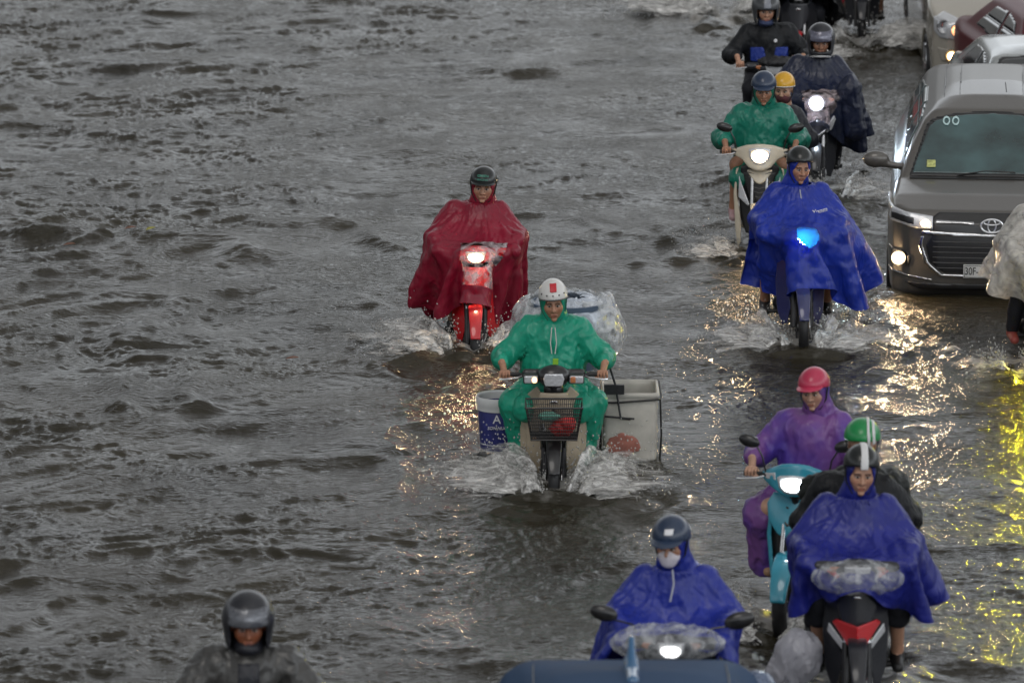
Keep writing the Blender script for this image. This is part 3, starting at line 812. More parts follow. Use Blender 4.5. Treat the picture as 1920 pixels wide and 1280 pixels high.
def refine(sim, amp=.013, seed=0):
    X, Q, Qa, uv, rest = sim; nr = 38; nth = len(X)//nr
    def up(A):
        A = A.reshape(nr, nth, 3); B = np.empty((2*nr-1, nth, 3)); B[::2] = A; B[1::2] = .5*(A[1:]+A[:-1])
        if nr > 4: B[3:-3:2] = (9*(A[1:-2]+A[2:-1])-(A[:-3]+A[3:]))/16
        D = np.empty((2*nr-1, 2*nth, 3)); D[:, ::2] = B; D[:, 1::2] = (9*(B+np.roll(B, -1, 1))-(np.roll(B, 1, 1)+np.roll(B, -2, 1)))/16
        return D
    X2 = up(X); R2 = up(rest)
    i = np.arange(2*nr-2)[:, None]; j = np.arange(2*nth)[None, :]; j2 = (j+1) % (2*nth)
    Qn = np.stack([i*2*nth+j, i*2*nth+j2, (i+1)*2*nth+j2, (i+1)*2*nth+j], -1)
    keep0 = np.zeros((nr-1, nth), bool); keep0[(Q[:, 0]//nth), (Q[:, 0] % nth)] = True
    keep = np.repeat(np.repeat(keep0, 2, 0), 2, 1)
    # cut the sheet instead of interpolating over the slits
    e1 = np.roll(X2, -1, 1)-np.roll(X2, 1, 1); e2 = np.gradient(X2, axis=0); n = np.cross(e1, e2); n /= np.linalg.norm(n, axis=-1)[..., None]+1e-9
    P = R2.reshape(-1, 3); r = np.hypot(P[:, 0], P[:, 1]); th = np.arctan2(P[:, 0], -P[:, 1])
    Wp = P+.09*np.stack([noise3(P, 4, seed+a*5.) for a in range(3)], -1)
    a = np.stack([np.sin(th)*3.2, np.cos(th)*3.2, r*1.5], -1)+.5*np.stack([noise3(P, 3.5, seed+20+q*5.) for q in range(3)], -1)
    h = (np.abs(noise3(a, 1.6, seed))*2-.35)*.9*np.clip((r-.12)/.3, 0, 1)
    h += (np.abs(noise3(Wp, 8, seed+3))*2-.35)*.6*np.clip((r-.1)/.2, .2, 1)
    h += (np.abs(noise3(Wp, 19, seed+6))*2-.35)*.22
    X2 = X2-n*(amp*h).reshape(2*nr-1, 2*nth)[..., None]; X2[:1] = up(X)[:1]
    return X2.reshape(-1, 3), Qn[keep], None, None, P
def sim_obj(name, sim, m, parent, window=None, wmat=None, wname='clear_window', amp=.015):
    X, Q, _, uv, rest = refine(sim, amp, float(len(bpy.data.objects) % 17))
    if window is not None:
        c = rest[Q].mean(1); sel = window(c[:, 0], c[:, 1])
        o = subsurf(link(name, mesh_np(name, X, Q[~sel], m), parent), 1, .0012)
        if sel.any(): subsurf(link(wname, mesh_np(wname, X, Q[sel], wmat), o), 1, .0012)
        return o
    return subsurf(link(name, mesh_np(name, X, Q, m), parent), 1, .0012)
def collider(pose, extra=()):
    fs = pose.torso(1.08)+pose.arms(1.25)+[ell(pose.head+np.array([0, .02, 0]), (.1, .11, .12))]+pose.legs(1.15)
    for h in pose.hands: fs.append(ell(h, (.05, .06, .045)))
    fs += list(extra); bbs = None
    return lambda P: np.minimum.reduce([f(P) for f in fs])
def bars_coll(lamp=(0, -.44, .98), w=.33, r=.10):
    return [ell(lamp, (.17, r, .085)), cap((-w, -.33, 1.01), (w, -.33, 1.01), .03), rbox((0, .4, .72), (.14, .4, .1), .04), cap((0, -.42, .9), (0, -.6, .45), .12, .1)]
# ------------------------------------------------------------------ motorbikes and scooters (front = -Y, z above the road)
def wheel(p, c, r=.285, wd=.043, spokes=7, wire=False, name='wheel'):
    mb = MB(); n = 14; prof = []
    for i in range(n):
        a = 2*math.pi*i/n; prof.append((r-.03+math.cos(a)*.034*(1.0), math.sin(a)*wd))
    mb.lathe(prof, c, 'x', 56); t = mb.build(name, tyre_m(), p)
    mb = MB(); mb.lathe([(r-.055, -.03), (r-.045, -.03), (r-.052, 0), (r-.045, .03), (r-.055, .03), (r-.064, 0)], c, 'x', 48)
    mb.lathe([(.012, -.05), (.04, -.045), (.045, 0), (.04, .045), (.012, .05)], c, 'x', 20)
    k = 28 if wire else spokes
    for i in range(k):
        a = 2*math.pi*i/k; rr = r-.05
        mb.tube([(c[0]+(.03 if wire and i % 2 else -.03 if wire else 0), c[1]+.03*math.cos(a), c[2]+.03*math.sin(a)), (c[0], c[1]+rr*math.cos(a+.12), c[2]+rr*math.sin(a+.12))], .002 if wire else .011, 6)
    mb.build('rim', darkp() if not wire else chrome(), t)
    mb = MB(); mb.lathe([(.03, .055), (.1, .055), (.1, .059), (.03, .059)], c, 'x', 32); mb.build('brake_disc', chrome(), t)
    return t
def mudguard(p, m, c=(0, -.62, .285), r=.325, w=.06, a0=20, a1=165, beak=.0, key=None):
    """curved guard over the wheel; angles measured in the y-z plane from the front (-Y)"""
    def f(P):
        x = P[:, 0]-c[0]; y = P[:, 1]-c[1]; z = P[:, 2]-c[2]
        rad = np.sqrt(y*y+z*z)+.55*np.abs(x)**1.6*1.6
        an = np.degrees(np.arctan2(z, -y))
        ww = w*np.clip(.55+.45*np.sin(np.radians(np.clip((an-a0)/(a1-a0), 0, 1)*150+15)), .3, 1)
        d = np.abs(rad-r)-.009
        e = np.maximum(np.abs(x)-ww, np.maximum((a0-an), (an-a1))*r*.0174*.9)
        return smax(d*.9, e, .006)
    f.bb = (np.array([c[0]-w-.01, c[1]-r-.02, c[2]-.05]), np.array([c[0]+w+.01, c[1]+r+.02, c[2]+r+.02]))
    return sdf_obj('mudguard', f, .0075, m, p, key=key)
def fork(p, m=None, z1=.84, y1=-.40, c=(0, -.62, .285), dx=.07):
    for s in (-1, 1):
        mb = MB(); mb.tube([(s*dx, c[1], c[2]), (s*dx, (c[1]+y1)/2, (c[2]+z1)/2)], [.024, .021], 12); o = mb.build('fork_leg', m or darkp(), p)
        mb = MB(); mb.tube([(s*dx, (c[1]+y1)/2, (c[2]+z1)/2), (s*dx, y1, z1)], .015, 12); mb.build('fork_tube', chrome(), o)
def handlebar(p, z=1.0, w=.36, y=-.33, levers=(-1, 1), cover=False):
    mb = MB(); mb.tube([(-w+.1, y, z), (-.16, y-.05, z+.0), (0, y-.07, z-.02), (.16, y-.05, z), (w-.1, y, z)], .013, 10); mb.tube([(0, y-.07, z-.03), (0, y-.05, z-.2)], .03, 10)
    h = mb.build('handlebar', darkp(), p)
    for s in (-1, 1):
        mb = MB(); mb.tube([(s*(w-.12), y, z), (s*(w-.02), y+.005, z), (s*w, y+.005, z)], [.0165, .0165, .019], 12); mb.build('grip', shoe_black, h)
    for s in levers:
        mb = MB(); mb.tube([(s*(w-.15), y-.02, z-.005), (s*(w-.1), y-.06, z-.012), (s*(w-.0), y-.075, z-.02), (s*(w+.03), y-.06, z-.022)], [.009, .007, .006, .009], 8); mb.build('brake_lever', chrome(), h)
    return h
def mirrors(p, z=1.0, y=-.33, sides=(-1, 1), dx=.27, h=.17, tip=.1, yaw=0, sz=1.0, base=.21):
    for s in sides:
        mb = MB(); mb.tube([(s*base, y-.02, z), (s*(base+.02), y-.03, z+h*.6), (s*dx, y-.02, z+h)], .006, 8)
        o = mb.build('mirror', blackp(), p)
        c = np.array([s*(dx+tip*.5), y-.03, z+h+.035]); f = ell(c, (.075*sz, .032*sz, .043*sz), (0, -s*.25, s*.1))
        f = sub(f, rbox(c+np.array([0, .05, 0]), (.2, .045, .2), .004), .006)
        sdf_obj('mirror_shell', f, .0065, blackp(), o)
        mb = MB(); mb.lathe([(.001, 0), (.05*sz, 0), (.05*sz, .003), (.001, .003)], (0, 0, 0), 'y', 24); g = mb.build('mirror_glass', chrome(), o); g.location = c+np.array([0, .0055, 0]); g.scale = (1.25, 1, .7)
def rear_half(p, body, seat_m=None, exhaust=True, wire=False, carrier=True, under=True):
    sc = uni([cap((0, .12, .66), (0, .85, .80), .12, .07), ell((0, .45, .62), (.125, .33, .14))], .05)
    sdf_obj('tail_cover', sc, .012, body, p)
    seat = uni([rbox((0, .22, .785), (.13, .22, .035), .03), rbox((0, .58, .815), (.115, .2, .04), .03, (R(5), 0, 0))], .03)
    sdf_obj('seat', seat, .011, seat_m or mat('seat_vinyl', (.015, .015, .016), .5, bump=.001, bs=60), p)
    eng = uni([rbox((0, .02, .38), (.13, .17, .1), .03), cap((0, -.05, .42), (0, -.24, .47), .07, .06), cap((-.14, .08, .34), (.15, .08, .34), .07)], .02)
    sdf_obj('engine', eng, .012, darkp(), p)
    mb = MB(); mb.tube([(-.24, -.02, .29), (.24, -.02, .29)], .012, 8)
    for s in (-1, 1): mb.tube([(s*.16, -.02, .295), (s*.26, -.02, .295)], .02, 10)
    mb.build('footpeg', shoe_black, p)
    wheel(p, (0, .63, .285), spokes=5, wire=wire, name='wheel')
    mb = MB()
    for s in (-1, 1): mb.tube([(s*.09, .63, .29), (s*.09, .1, .36)], .016, 8); mb.tube([(s*.12, .62, .32), (s*.12, .55, .66)], .018, 8)
    mb.build('swing_arm', darkp(), p)
    if exhaust:
        mb = MB(); mb.tube([(.1, -.1, .3), (.13, .15, .25), (.15, .4, .3), (.155, .8, .38)], [.018, .02, .045, .04], 12); mb.build('exhaust', chrome(), p)
    if carrier:
        mb = MB()
        for s in (-1, 1): mb.tube([(s*.1, .35, .82), (s*.12, .8, .86), (0, .88, .87)], .008, 6)
        mb.build('grab_rail', chrome(), p)
    f = plate([(-.08, .66), (.08, .66), (.08, .73), (-.08, .73)], .9, .012); sdf_obj('tail_lamp', f, .007, mat('red_lens', (.35, .01, .01), .2, coat=1), p)
def lampset(p, poly, y, col, s, t=.012, name='headlight', glowpoly=None):
    hl = sdf_obj(name, plate(poly, y, t, rnd=.006), .005, lensm(), p)
    if s: sdf_obj('bulb_glow', plate(glowpoly or [(x*.8, (z-np.mean([q[1] for q in poly]))*.8+np.mean([q[1] for q in poly])) for x, z in poly],
                                     (lambda u, v: (y(u, v) if callable(y) else y+0*u)-t*.75), t*.55, rnd=.004), .005, glasslamp('lamp_%d_%d_%d' % (int(s), int(col[2]*100), int(col[0]*100)), col, s), hl)
    return hl
def bowl(y0, kx=1.5, kz=0.0, z0=.98): return lambda x, z: y0+kx*x*x+kz*(z-z0)
def underbone(loc, rz, label, cmain, cpanel, lamp=(1, .95, .85), ls=60, group='motorbikes wading the flood', basket=False, legm=None, mirror=(), fairing='wave', z_h=1.0, steer=0.0, cat='motorbike',
              turn_on=False, bars=True, levers=(-1, 1), rl=0):
    p = empty('motorbike', loc, rz, label, cat, group)
    wheel(p, (0, -.62, .285), spokes=6); fork(p); rear_half(p, cmain)
    mudguard(p, cpanel, key='mg_under')
    # inner black shroud and the two side leg shields
    sdf_obj('inner_shroud', uni([plate([(-.085, .46), (.085, .46), (.1, .8), (-.1, .8)], lambda x, z: -.36-(.8-z)*.1+2*x*x, .02), cap((0, -.34, .9), (0, -.12, .45), .075, .06)], .02), .01, blackp(), p)
    for s in (-1, 1):
        poly = [(s*.085, .40), (s*.10, .62), (s*.075, .86), (s*.12, .93), (s*.185, .86), (s*.205, .6), (s*.19, .36), (s*.15, .245), (s*.11, .27)]
        sdf_obj('leg_shield', plate(poly, lambda x, z: -.40+(np.abs(x)-.08)*1.2-(.9-z)*.04, .010), .008, legm or cmain, p)
    # front cover between the shields
    cov = [(-.1, .90), (.1, .90), (.125, .78), (.085, .66), (.03, .60), (-.03, .60), (-.085, .66), (-.125, .78)]
    sdf_obj('front_cover', plate(cov, lambda x, z: -.475+3.0*x*x+(z-.75)*.12, .012, rnd=.01), .0075, cmain, p)
    sdf_obj('emblem', plate([(-.03, .83), (.03, .83), (.02, .85), (-.02, .85)], lambda x, z: -.485+3.0*x*x, .006), .004, chrome(), p)
    # handlebar cowl with lamp
    y = -.415
    if fairing == 'wave':
        cw = uni([ell((0, y, z_h-.005), (.16, .075, .075)), cap((-.24, y+.05, z_h+.005), (.24, y+.05, z_h+.005), .038)], .03)
        sdf_obj('handlebar_cowl', cw, .009, cmain, p)
        lampset(p, [(rl*math.cos(a), z_h-.02+rl*math.sin(a)) for a in np.linspace(0, 2*np.pi, 18, endpoint=False)] if rl else [(-.085, z_h+.035), (.085, z_h+.035), (.075, z_h-.03), (.035, z_h-.062), (-.035, z_h-.062), (-.075, z_h-.03)], bowl(y-.078, 2.2), lamp, ls)
        for s in (-1, 1): sdf_obj('indicator', plate([(s*.1, z_h+.03), (s*.17, z_h+.02), (s*.175, z_h-.005), (s*.1, z_h-.03)], lambda x, z: y-.035+.25*(np.abs(x)-.1), .012), .006, amber(), p)
    else:    # old cub: separate round-cornered lamp with square indicators on the bar
        cw = uni([ell((0, y, z_h+.015), (.12, .085, .085)), cap((-.2, y+.05, z_h+.03), (.2, y+.05, z_h+.03), .03)], .025)
        sdf_obj('handlebar_cowl', cw, .009, blackp(), p)
        lampset(p, [(-.062, z_h+.05), (.062, z_h+.05), (.078, z_h+.012), (.062, z_h-.042), (-.062, z_h-.042), (-.078, z_h+.012)], bowl(y-.082, 1.5), lamp, ls)
        for s in (-1, 1):
            ind = sdf_obj('indicator', rbox((s*.165, y-.01, z_h), (.058, .035, .036), .014), .006, blackp(), p)
            sdf_obj('indicator_lens', rbox((s*.165, y-.045, z_h), (.05, .012, .028), .01), .005, lensm(), ind)
            sdf_obj('amber_lens', rbox((s*.14, y-.053, z_h), (.02, .009, .024), .008), .004, glasslamp('amber_on', (1, .55, .25), 4.5) if (turn_on and s < 0) else amber(), ind)
    if bars: handlebar(p, z_h+.01, levers=levers)
    if mirror: mirrors(p, z_h+.02, sides=mirror)
    return p
# ------------------------------------------------------------------ scooter with an apron
def bulge(y0, k=1.6, kz=.0, zc=.7, kzz=0.0): return lambda x, z: y0+k*x*x+kz*(z-zc)+kzz*(z-zc)**2
def scooter(loc, rz, label, body, apron, cowl, lamp_poly, nose=None, nose_m=None, grille=None, side_lamp=None, side=None, fender=None, lamp=(1, .95, .85), ls=60, mirror=(), z_h=1.02, group='motorbikes wading the flood',
            vents=False, levers=(-1, 1), wr=.27):
    p = empty('scooter', loc, rz, label, 'scooter', group)
    wheel(p, (0, -.62, wr), r=wr, wd=.05, spokes=5); fork(p, c=(0, -.62, wr), dx=.065)
    mudguard(p, fender or body, c=(0, -.62, wr), r=wr+.04, w=.075, a0=12, a1=170)
    ap = sdf_obj('apron', uni([plate(apron+mirror_(apron), bulge(-.36, 1.9, .10), .02, rnd=.015), cap((0, -.30, .9), (0, -.12, .42), .10, .08)], .03), .009, blackp(), p)
    if side: 
        for s in (-1, 1): sdf_obj('side_panel', plate([(s*x, z) for x, z in side], bulge(-.40, 1.7, .10), .013, rnd=.008), .008, body, p)
    if nose: sdf_obj('nose_panel', plate(nose+mirror_(nose), bulge(-.455, 2.2, .16, .7, .9), .014, rnd=.012), .0075, nose_m or body, p)
    if grille:
        g = sdf_obj('grille', plate(grille+mirror_(grille), bulge(-.435, 2.0, .12), .01), .007, blackp(), p)
        mb = MB(); zs = [q[1] for q in grille]; z0, z1 = min(zs), max(zs)
        for i in range(6):
            z = z0+(z1-z0)*(i+.7)/6.6; xm = max(.02, np.interp(z, [z0, z1], [min(q[0] for q in grille if q[1] < z0+.05), max(q[0] for q in grille)])*.85)
            mb.tube([(x, bulge(-.448, 2.0, .12)(x, z), z+abs(x)*.25) for x in np.linspace(-xm, xm, 7)], .0045, 6)
        mb.build('slats', mat('grey_plastic', (.05, .05, .05), .4), g)
    if side_lamp:
        for s in (-1, 1): sdf_obj('side_lamp', plate([(s*x, z) for x, z in side_lamp], bulge(-.45, 2.0, .12), .012), .0055, lensm(), p)
    cw = sdf_obj('handlebar_cowl', uni([plate(cowl+mirror_(cowl), bulge(-.46, 2.6, .2, 1.0), .022, rnd=.02), cap((-.12, -.37, z_h-.01), (.12, -.37, z_h-.01), .05)], .03), .008, body, p)
    lp = lamp_poly+mirror_(lamp_poly); lampset(cw if False else p, lp, bulge(-.482, 2.4, .2, 1.0), lamp, ls, t=.014)
    if vents:
        for s in (-1, 1):
            sdf_obj('vent', plate([(s*.02, .745), (s*.055, .77), (s*.065, .765), (s*.045, .735)], bulge(-.468, 2.2, .16, .7, .9), .006), .004, blackp(), p)
            sdf_obj('vent', plate([(s*.035, .86), (s*.06, .865), (s*.058, .85), (s*.038, .848)], bulge(-.468, 2.2, .16, .7, .9), .006), .004, blackp(), p)
            sdf_obj('indicator', plate([(s*.13, z_h+.04), (s*.22, z_h+.015), (s*.205, z_h-.02), (s*.12, z_h-.01)], bulge(-.478, 2.6, .2, 1.0), .01), .005, lensm(), p)
    handlebar(p, z_h, levers=levers)
    rear_half(p, body, exhaust=True)
    f = uni([rbox((0, -.1, .33), (.17, .22, .03), .02), cap((-.15, .1, .38), (-.13, .7, .55), .07, .05), cap((.15, .1, .38), (.13, .7, .55), .07, .05)], .03)
    sdf_obj('floor_board', f, .012, body, p)
    if mirror: mirrors(p, z_h+.02, sides=mirror)
    return p
def mirror_(pts): return [(-x, z) for x, z in pts][::-1]
# ------------------------------------------------------------------ clear plastic
def clear_plastic(name='clear_plastic', col=(.75, .77, .8), a=.38, bs=14, tl=0.0):
    if name in MATS: return MATS[name]
    m = mat(name+'_b', col, .15, coat=.6, bump=.012, bs=bs, transl=tl); m.name = name; body_out = m.node_tree.nodes['Material Output'].inputs[0].links[0].from_socket
    t = m.node_tree; p = t.nodes['Principled BSDF']; tr = N(t, 'ShaderNodeBsdfTransparent'); ms = N(t, 'ShaderNodeMixShader')
    tc = N(t, 'ShaderNodeTexCoord'); n = N(t, 'ShaderNodeTexNoise'); n.inputs['Scale'].default_value = 11; n.inputs['Detail'].default_value = 4; n.inputs['Distortion'].default_value = 1.0
    t.links.new(tc.outputs['Object'], n.inputs['Vector']); r_ = ramp(t, [(.35, max(0, a-.22)), (.68, min(1, a+.35))]); t.links.new(n.outputs['Fac'], r_.inputs[0])
    t.links.new(r_.outputs[0], ms.inputs[0]); t.links.new(tr.outputs[0], ms.inputs[1]); t.links.new(body_out, ms.inputs[2])
    t.links.new(ms.outputs[0], t.nodes['Material Output'].inputs[0]); MATS[name] = m; return m
def plastic_cover(p, c, r, seed=0, name='plastic_cover', m=None, amp=.016, lowcut=None):
    f = crumple(ell(c, r), amp, seed)
    return sdf_obj(name, f, .008, m or clear_plastic(), p, it=2)
# ------------------------------------------------------------------ text
def text_mesh(name, s, size, m, parent, loc, rot=(math.pi/2, 0, 0), depth=.002, shear=0.0, sx=1.0):
    cu = bpy.data.curves.new(name+'_t', 'FONT'); cu.body = s; cu.size = size; cu.extrude = depth; cu.align_x = 'CENTER'; cu.align_y = 'CENTER'; cu.shear = shear
    o = bpy.data.objects.new(name+'_t', cu); C.objects.link(o)
    dg = bpy.context.evaluated_depsgraph_get(); me = bpy.data.meshes.new_from_object(o.evaluated_get(dg)); bpy.data.objects.remove(o)
    me.materials.clear(); me.materials.append(m)
    q = link(name, me, parent, loc, rot); q.scale = (sx, 1, 1); return q
# ------------------------------------------------------------------ cars, front at y = 0 facing -Y
INNOVA = dict(side=[(.16, .2), (.03, .3), (-.0, .5), (.02, .66), (.06, .84), (.15, .945), (.5, 1.02), (1.02, 1.075), (1.25, 1.22), (1.78, 1.555), (2.1, 1.635), (2.7, 1.68), (3.7, 1.665), (4.4, 1.54), (4.66, 1.1), (4.7, .45), (4.5, .22)],
              plan=[(0, 0), (.45, .025), (.7, .1), (.84, .25), (.9, .55), (.915, 1.0), (.915, 4.2), (.84, 4.65), (0, 4.72)],
              sec=[(0, .15), (.86, .15), (.915, .42), (.915, .72), (.885, .95), (.80, 1.075), (.705, 1.30), (.61, 1.47), (.50, 1.57), (.36, 1.64), (.2, 1.685), (0, 1.70)])
SEDAN = dict(side=[(.16, .18), (.03, .27), (0, .45), (.03, .58), (.12, .68), (.6, .80), (1.15, .92), (1.4, 1.02), (1.95, 1.32), (2.3, 1.385), (2.9, 1.39), (3.4, 1.3), (3.95, 1.02), (4.4, .96), (4.52, .75), (4.5, .35), (4.35, .2)],
             plan=[(0, 0), (.4, .03), (.66, .13), (.8, .32), (.86, .65), (.87, 1.1), (.87, 3.9), (.78, 4.45), (0, 4.53)],
             sec=[(0, .13), (.82, .14), (.87, .38), (.87, .66), (.84, .86), (.76, .95), (.68, 1.12), (.58, 1.3), (.46, 1.36), (.25, 1.39), (0, 1.4)])
def car_sdf(d, zs=1.0, ws=1.0):
    sc = lambda pts, a, b: [(u*a, v*b) for u, v in pts]
    side = poly2(sc(d['side'], 1, zs), (1, 2)); pl = [(x*ws, y) for x, y in d['plan']]; se = [(x*ws, z*zs) for x, z in d['sec']]
    plan = poly2(pl+[(-x, y) for x, y in pl[::-1]], (0, 1)); sec = poly2(se+[(-x, z) for x, z in se[::-1]], (0, 2))
    def f(P): return smax(smax(side(P), plan(P), .05), sec(P), .06)
    W = max(x for x, z in se); L = max(y for x, y in pl); H = max(z for x, z in se)
    f.bb = (np.array([-W, 0, .1]), np.array([W, L, H])); return f
def car(loc, rz, label, d, pm, glass, zs=1.0, ws=1.0, h=.022, cat='car', wheels=True, name='parked_car', mirrors_=True, side_glass=True):
    p = empty(name, loc, rz, label, cat)
    f = car_sdf(d, zs, ws); W, L = f.bb[1][0], f.bb[1][1]
    wa = [.85, L-1.0]
    arch = uni([cap((-2, y, .3), (2, y, .3), .36) for y in wa], .001)
    inn = lambda P: np.maximum(arch(P), .62*ws-np.abs(P[:, 0]))
    body = sub(f, inn, .02)
    b = sdf_obj('body', body, h, pm, p, it=2)
    for y in wa:
        for s in (-1, 1):
            mb = MB(); prof = [(.24, -.1), (.29, -.11), (.315, -.08), (.32, 0), (.315, .08), (.29, .11), (.24, .1), (.22, 0)]
            mb.lathe(prof, (s*(W-.13), y, .31), 'x', 40); t = mb.build('wheel', tyre_m(), p)
            mb = MB(); c = (s*(W-.06), y, .31); mb.lathe([(.20, -.04), (.235, .0), (.235, .03), (.22, .02), (.03, .0), (.03, -.03)], c, 'x', 36)
            for k in range(6): a = k*math.pi/3; mb.tube([(c[0]+s*.02, y, .31), (c[0]+s*.02, y+.22*math.cos(a), .31+.22*math.sin(a))], .025, 6)
            mb.build('rim', chrome(), t)
    # glass: windscreen and side windows from the shape itself
    S = d['side']
    if d is INNOVA: ws_p = [(.69, 1.11), (.685, 1.14), (.56, 1.43), (.5, 1.475), (.3, 1.515), (0, 1.53)]; bot = 1.10; yb = (1.0, 1.95); sw = [[(1.45, 1.16), (1.95, 1.46), (2.45, 1.50), (2.45, 1.16)], [(2.55, 1.16), (2.55, 1.50), (3.4, 1.5), (3.4, 1.16)], [(3.5, 1.16), (3.5, 1.49), (4.15, 1.44), (4.3, 1.2)]]
    else: ws_p = [(.66, .98), (.65, 1.0), (.5, 1.27), (.46, 1.29), (0, 1.31)]; bot = .965; yb = (1.15, 2.05); sw = [[(1.65, .97), (2.1, 1.22), (2.5, 1.27), (2.5, .97)], [(2.58, .97), (2.58, 1.27), (3.1, 1.25), (3.55, 1.0)]]
    wp = [(x*ws, z*zs) for x, z in ws_p]; wp = [(0, bot*zs)]+[(.45*ws, (bot+.003)*zs)]+wp
    po = wp[:-1]+[(0, wp[-1][1])]+[(-x, z) for x, z in wp[::-1][1:-1]]
    sdf_obj('windscreen', patch(f, po, (-.78*ws, yb[0]-.1, bot*zs-.05), (.78*ws, yb[1], 1.6*zs), .004, .009), .011, glass, p, it=2)
    sdf_obj('windscreen_seal', patch(f, [(x*1.045, z+(.018 if z > bot*zs+.1 else -.035)) for x, z in po], (-.82*ws, yb[0]-.15, bot*zs-.1), (.82*ws, yb[1]+.1, 1.65*zs), .0, .008), .014, blackp(), p, it=2)
    for s in (-1, 1):
        lo, hi = ((-1.0*ws, 1.3, .9*zs), (-.5*ws, 4.4, 1.6*zs)) if s < 0 else ((.5*ws, 1.3, .9*zs), (1.0*ws, 4.4, 1.6*zs))
        for w_ in (sw if side_glass else []):
            g = patch(f, [(y, z*zs) for y, z in w_], lo, hi, .004, .009, (1, 2)); ys_ = [q[0] for q in w_]; zz_ = [q[1]*zs for q in w_]
            g.bb = (np.array([lo[0], min(ys_)-.02, min(zz_)-.02]), np.array([hi[0], max(ys_)+.02, max(zz_)+.02]))
            sdf_obj('side_window', g, .014, glass, p, it=2)
        if mirrors_:
            m_y = 1.35 if d is INNOVA else 1.6; mz = (1.17 if d is INNOVA else 1.0)*zs
            c = (s*(W+.10), m_y, mz); g = uni([ell(c, (.115, .06, .075)), cap((s*(W-.13), m_y, mz-.06), (s*(W+.02), m_y, mz-.04), .03)], .03)
            mm = sdf_obj('wing_mirror', g, .01, pm, p, it=1)
            mb = MB(); mb.box((c[0], c[1]+.055, c[2]), (.09, .004, .052)); mb.build('mirror_glass', chrome(), mm, smooth=False)
    return p, f
def on_skin(p, f, name, poly, m, off=.006, t=.008, h=.008, ymax=.9):
    po = np.array(poly); g = patch(f, poly, (po[:, 0].min()-.01, -.06, po[:, 1].min()-.01), (po[:, 0].max()+.01, ymax, po[:, 1].max()+.01), off, t)
    return sdf_obj(name, g, h, m, p, it=1)
def round_lamp(p, c, r, col, s, name='fog_lamp'):
    mb = MB(); mb.lathe([(.001, -.02), (r*.7, -.016), (r, 0), (r, .05), (.001, .05)], c, 'y', 24, closed=False); o = mb.build(name, glasslamp('lampc_%d_%d' % (int(s), int(col[2]*100)), col, s), p)
    mb = MB(); mb.lathe([(r*1.02, 0), (r*1.35, -.012), (r*1.4, 0), (r*1.35, .04), (r*1.02, .04)], c, 'y', 24); mb.build('bezel', blackp(), o); return o
# ------------------------------------------------------------------ splashes
def foam_m():
    if 'foam' in MATS: return MATS['foam']
    m = mat('foam_b', (.50, .49, .47), .5, coat=.0, bump=.01, bs=45, var=.2, vs=20); m.name = 'white_water'
    t = m.node_tree; p = t.nodes['Principled BSDF']; tr = N(t, 'ShaderNodeBsdfTransparent'); ms = N(t, 'ShaderNodeMixShader')
    at = N(t, 'ShaderNodeVertexColor', layer_name='Col'); sp = N(t, 'ShaderNodeSeparateColor'); t.links.new(at.outputs[0], sp.inputs[0])
    cb = N(t, 'ShaderNodeCombineXYZ')
    for src, k, dst in ((1, 1.0, 0), (2, .3, 1)):
        mm = N(t, 'ShaderNodeMath', operation='MULTIPLY'); mm.inputs[1].default_value = k; t.links.new(sp.outputs[src], mm.inputs[0]); t.links.new(mm.outputs[0], cb.inputs[dst])
    n = N(t, 'ShaderNodeTexNoise'); n.inputs['Scale'].default_value = 22; n.inputs['Detail'].default_value = 9; n.inputs['Roughness'].default_value = .72; n.inputs['Distortion'].default_value = .5; t.links.new(cb.outputs[0], n.inputs['Vector'])
    cr = ramp(t, [(.34, (.24, .235, .22)), (.50, (.50, .495, .48)), (.62, (.82, .81, .79))]); t.links.new(n.outputs['Fac'], cr.inputs[0]); t.links.new(cr.outputs[0], p.inputs['Base Color'])
    bp = N(t, 'ShaderNodeBump'); bp.inputs['Distance'].default_value = .005; t.links.new(n.outputs['Fac'], bp.inputs['Height']); t.links.new(bp.outputs[0], p.inputs['Normal'])
    mu = N(t, 'ShaderNodeMath', operation='ADD'); t.links.new(n.outputs['Fac'], mu.inputs[0]); t.links.new(sp.outputs[0], mu.inputs[1])
    mr = N(t, 'ShaderNodeMapRange'); mr.inputs['From Min'].default_value = .74; mr.inputs['From Max'].default_value = 1.15; mr.inputs['To Max'].default_value = .95; t.links.new(mu.outputs[0], mr.inputs['Value'])
    t.links.new(mr.outputs[0], ms.inputs[0]); t.links.new(tr.outputs[0], ms.inputs[1]); t.links.new(p.outputs[0], ms.inputs[2])
    t.links.new(ms.outputs[0], t.nodes['Material Output'].inputs[0]); MATS['foam'] = m; return m
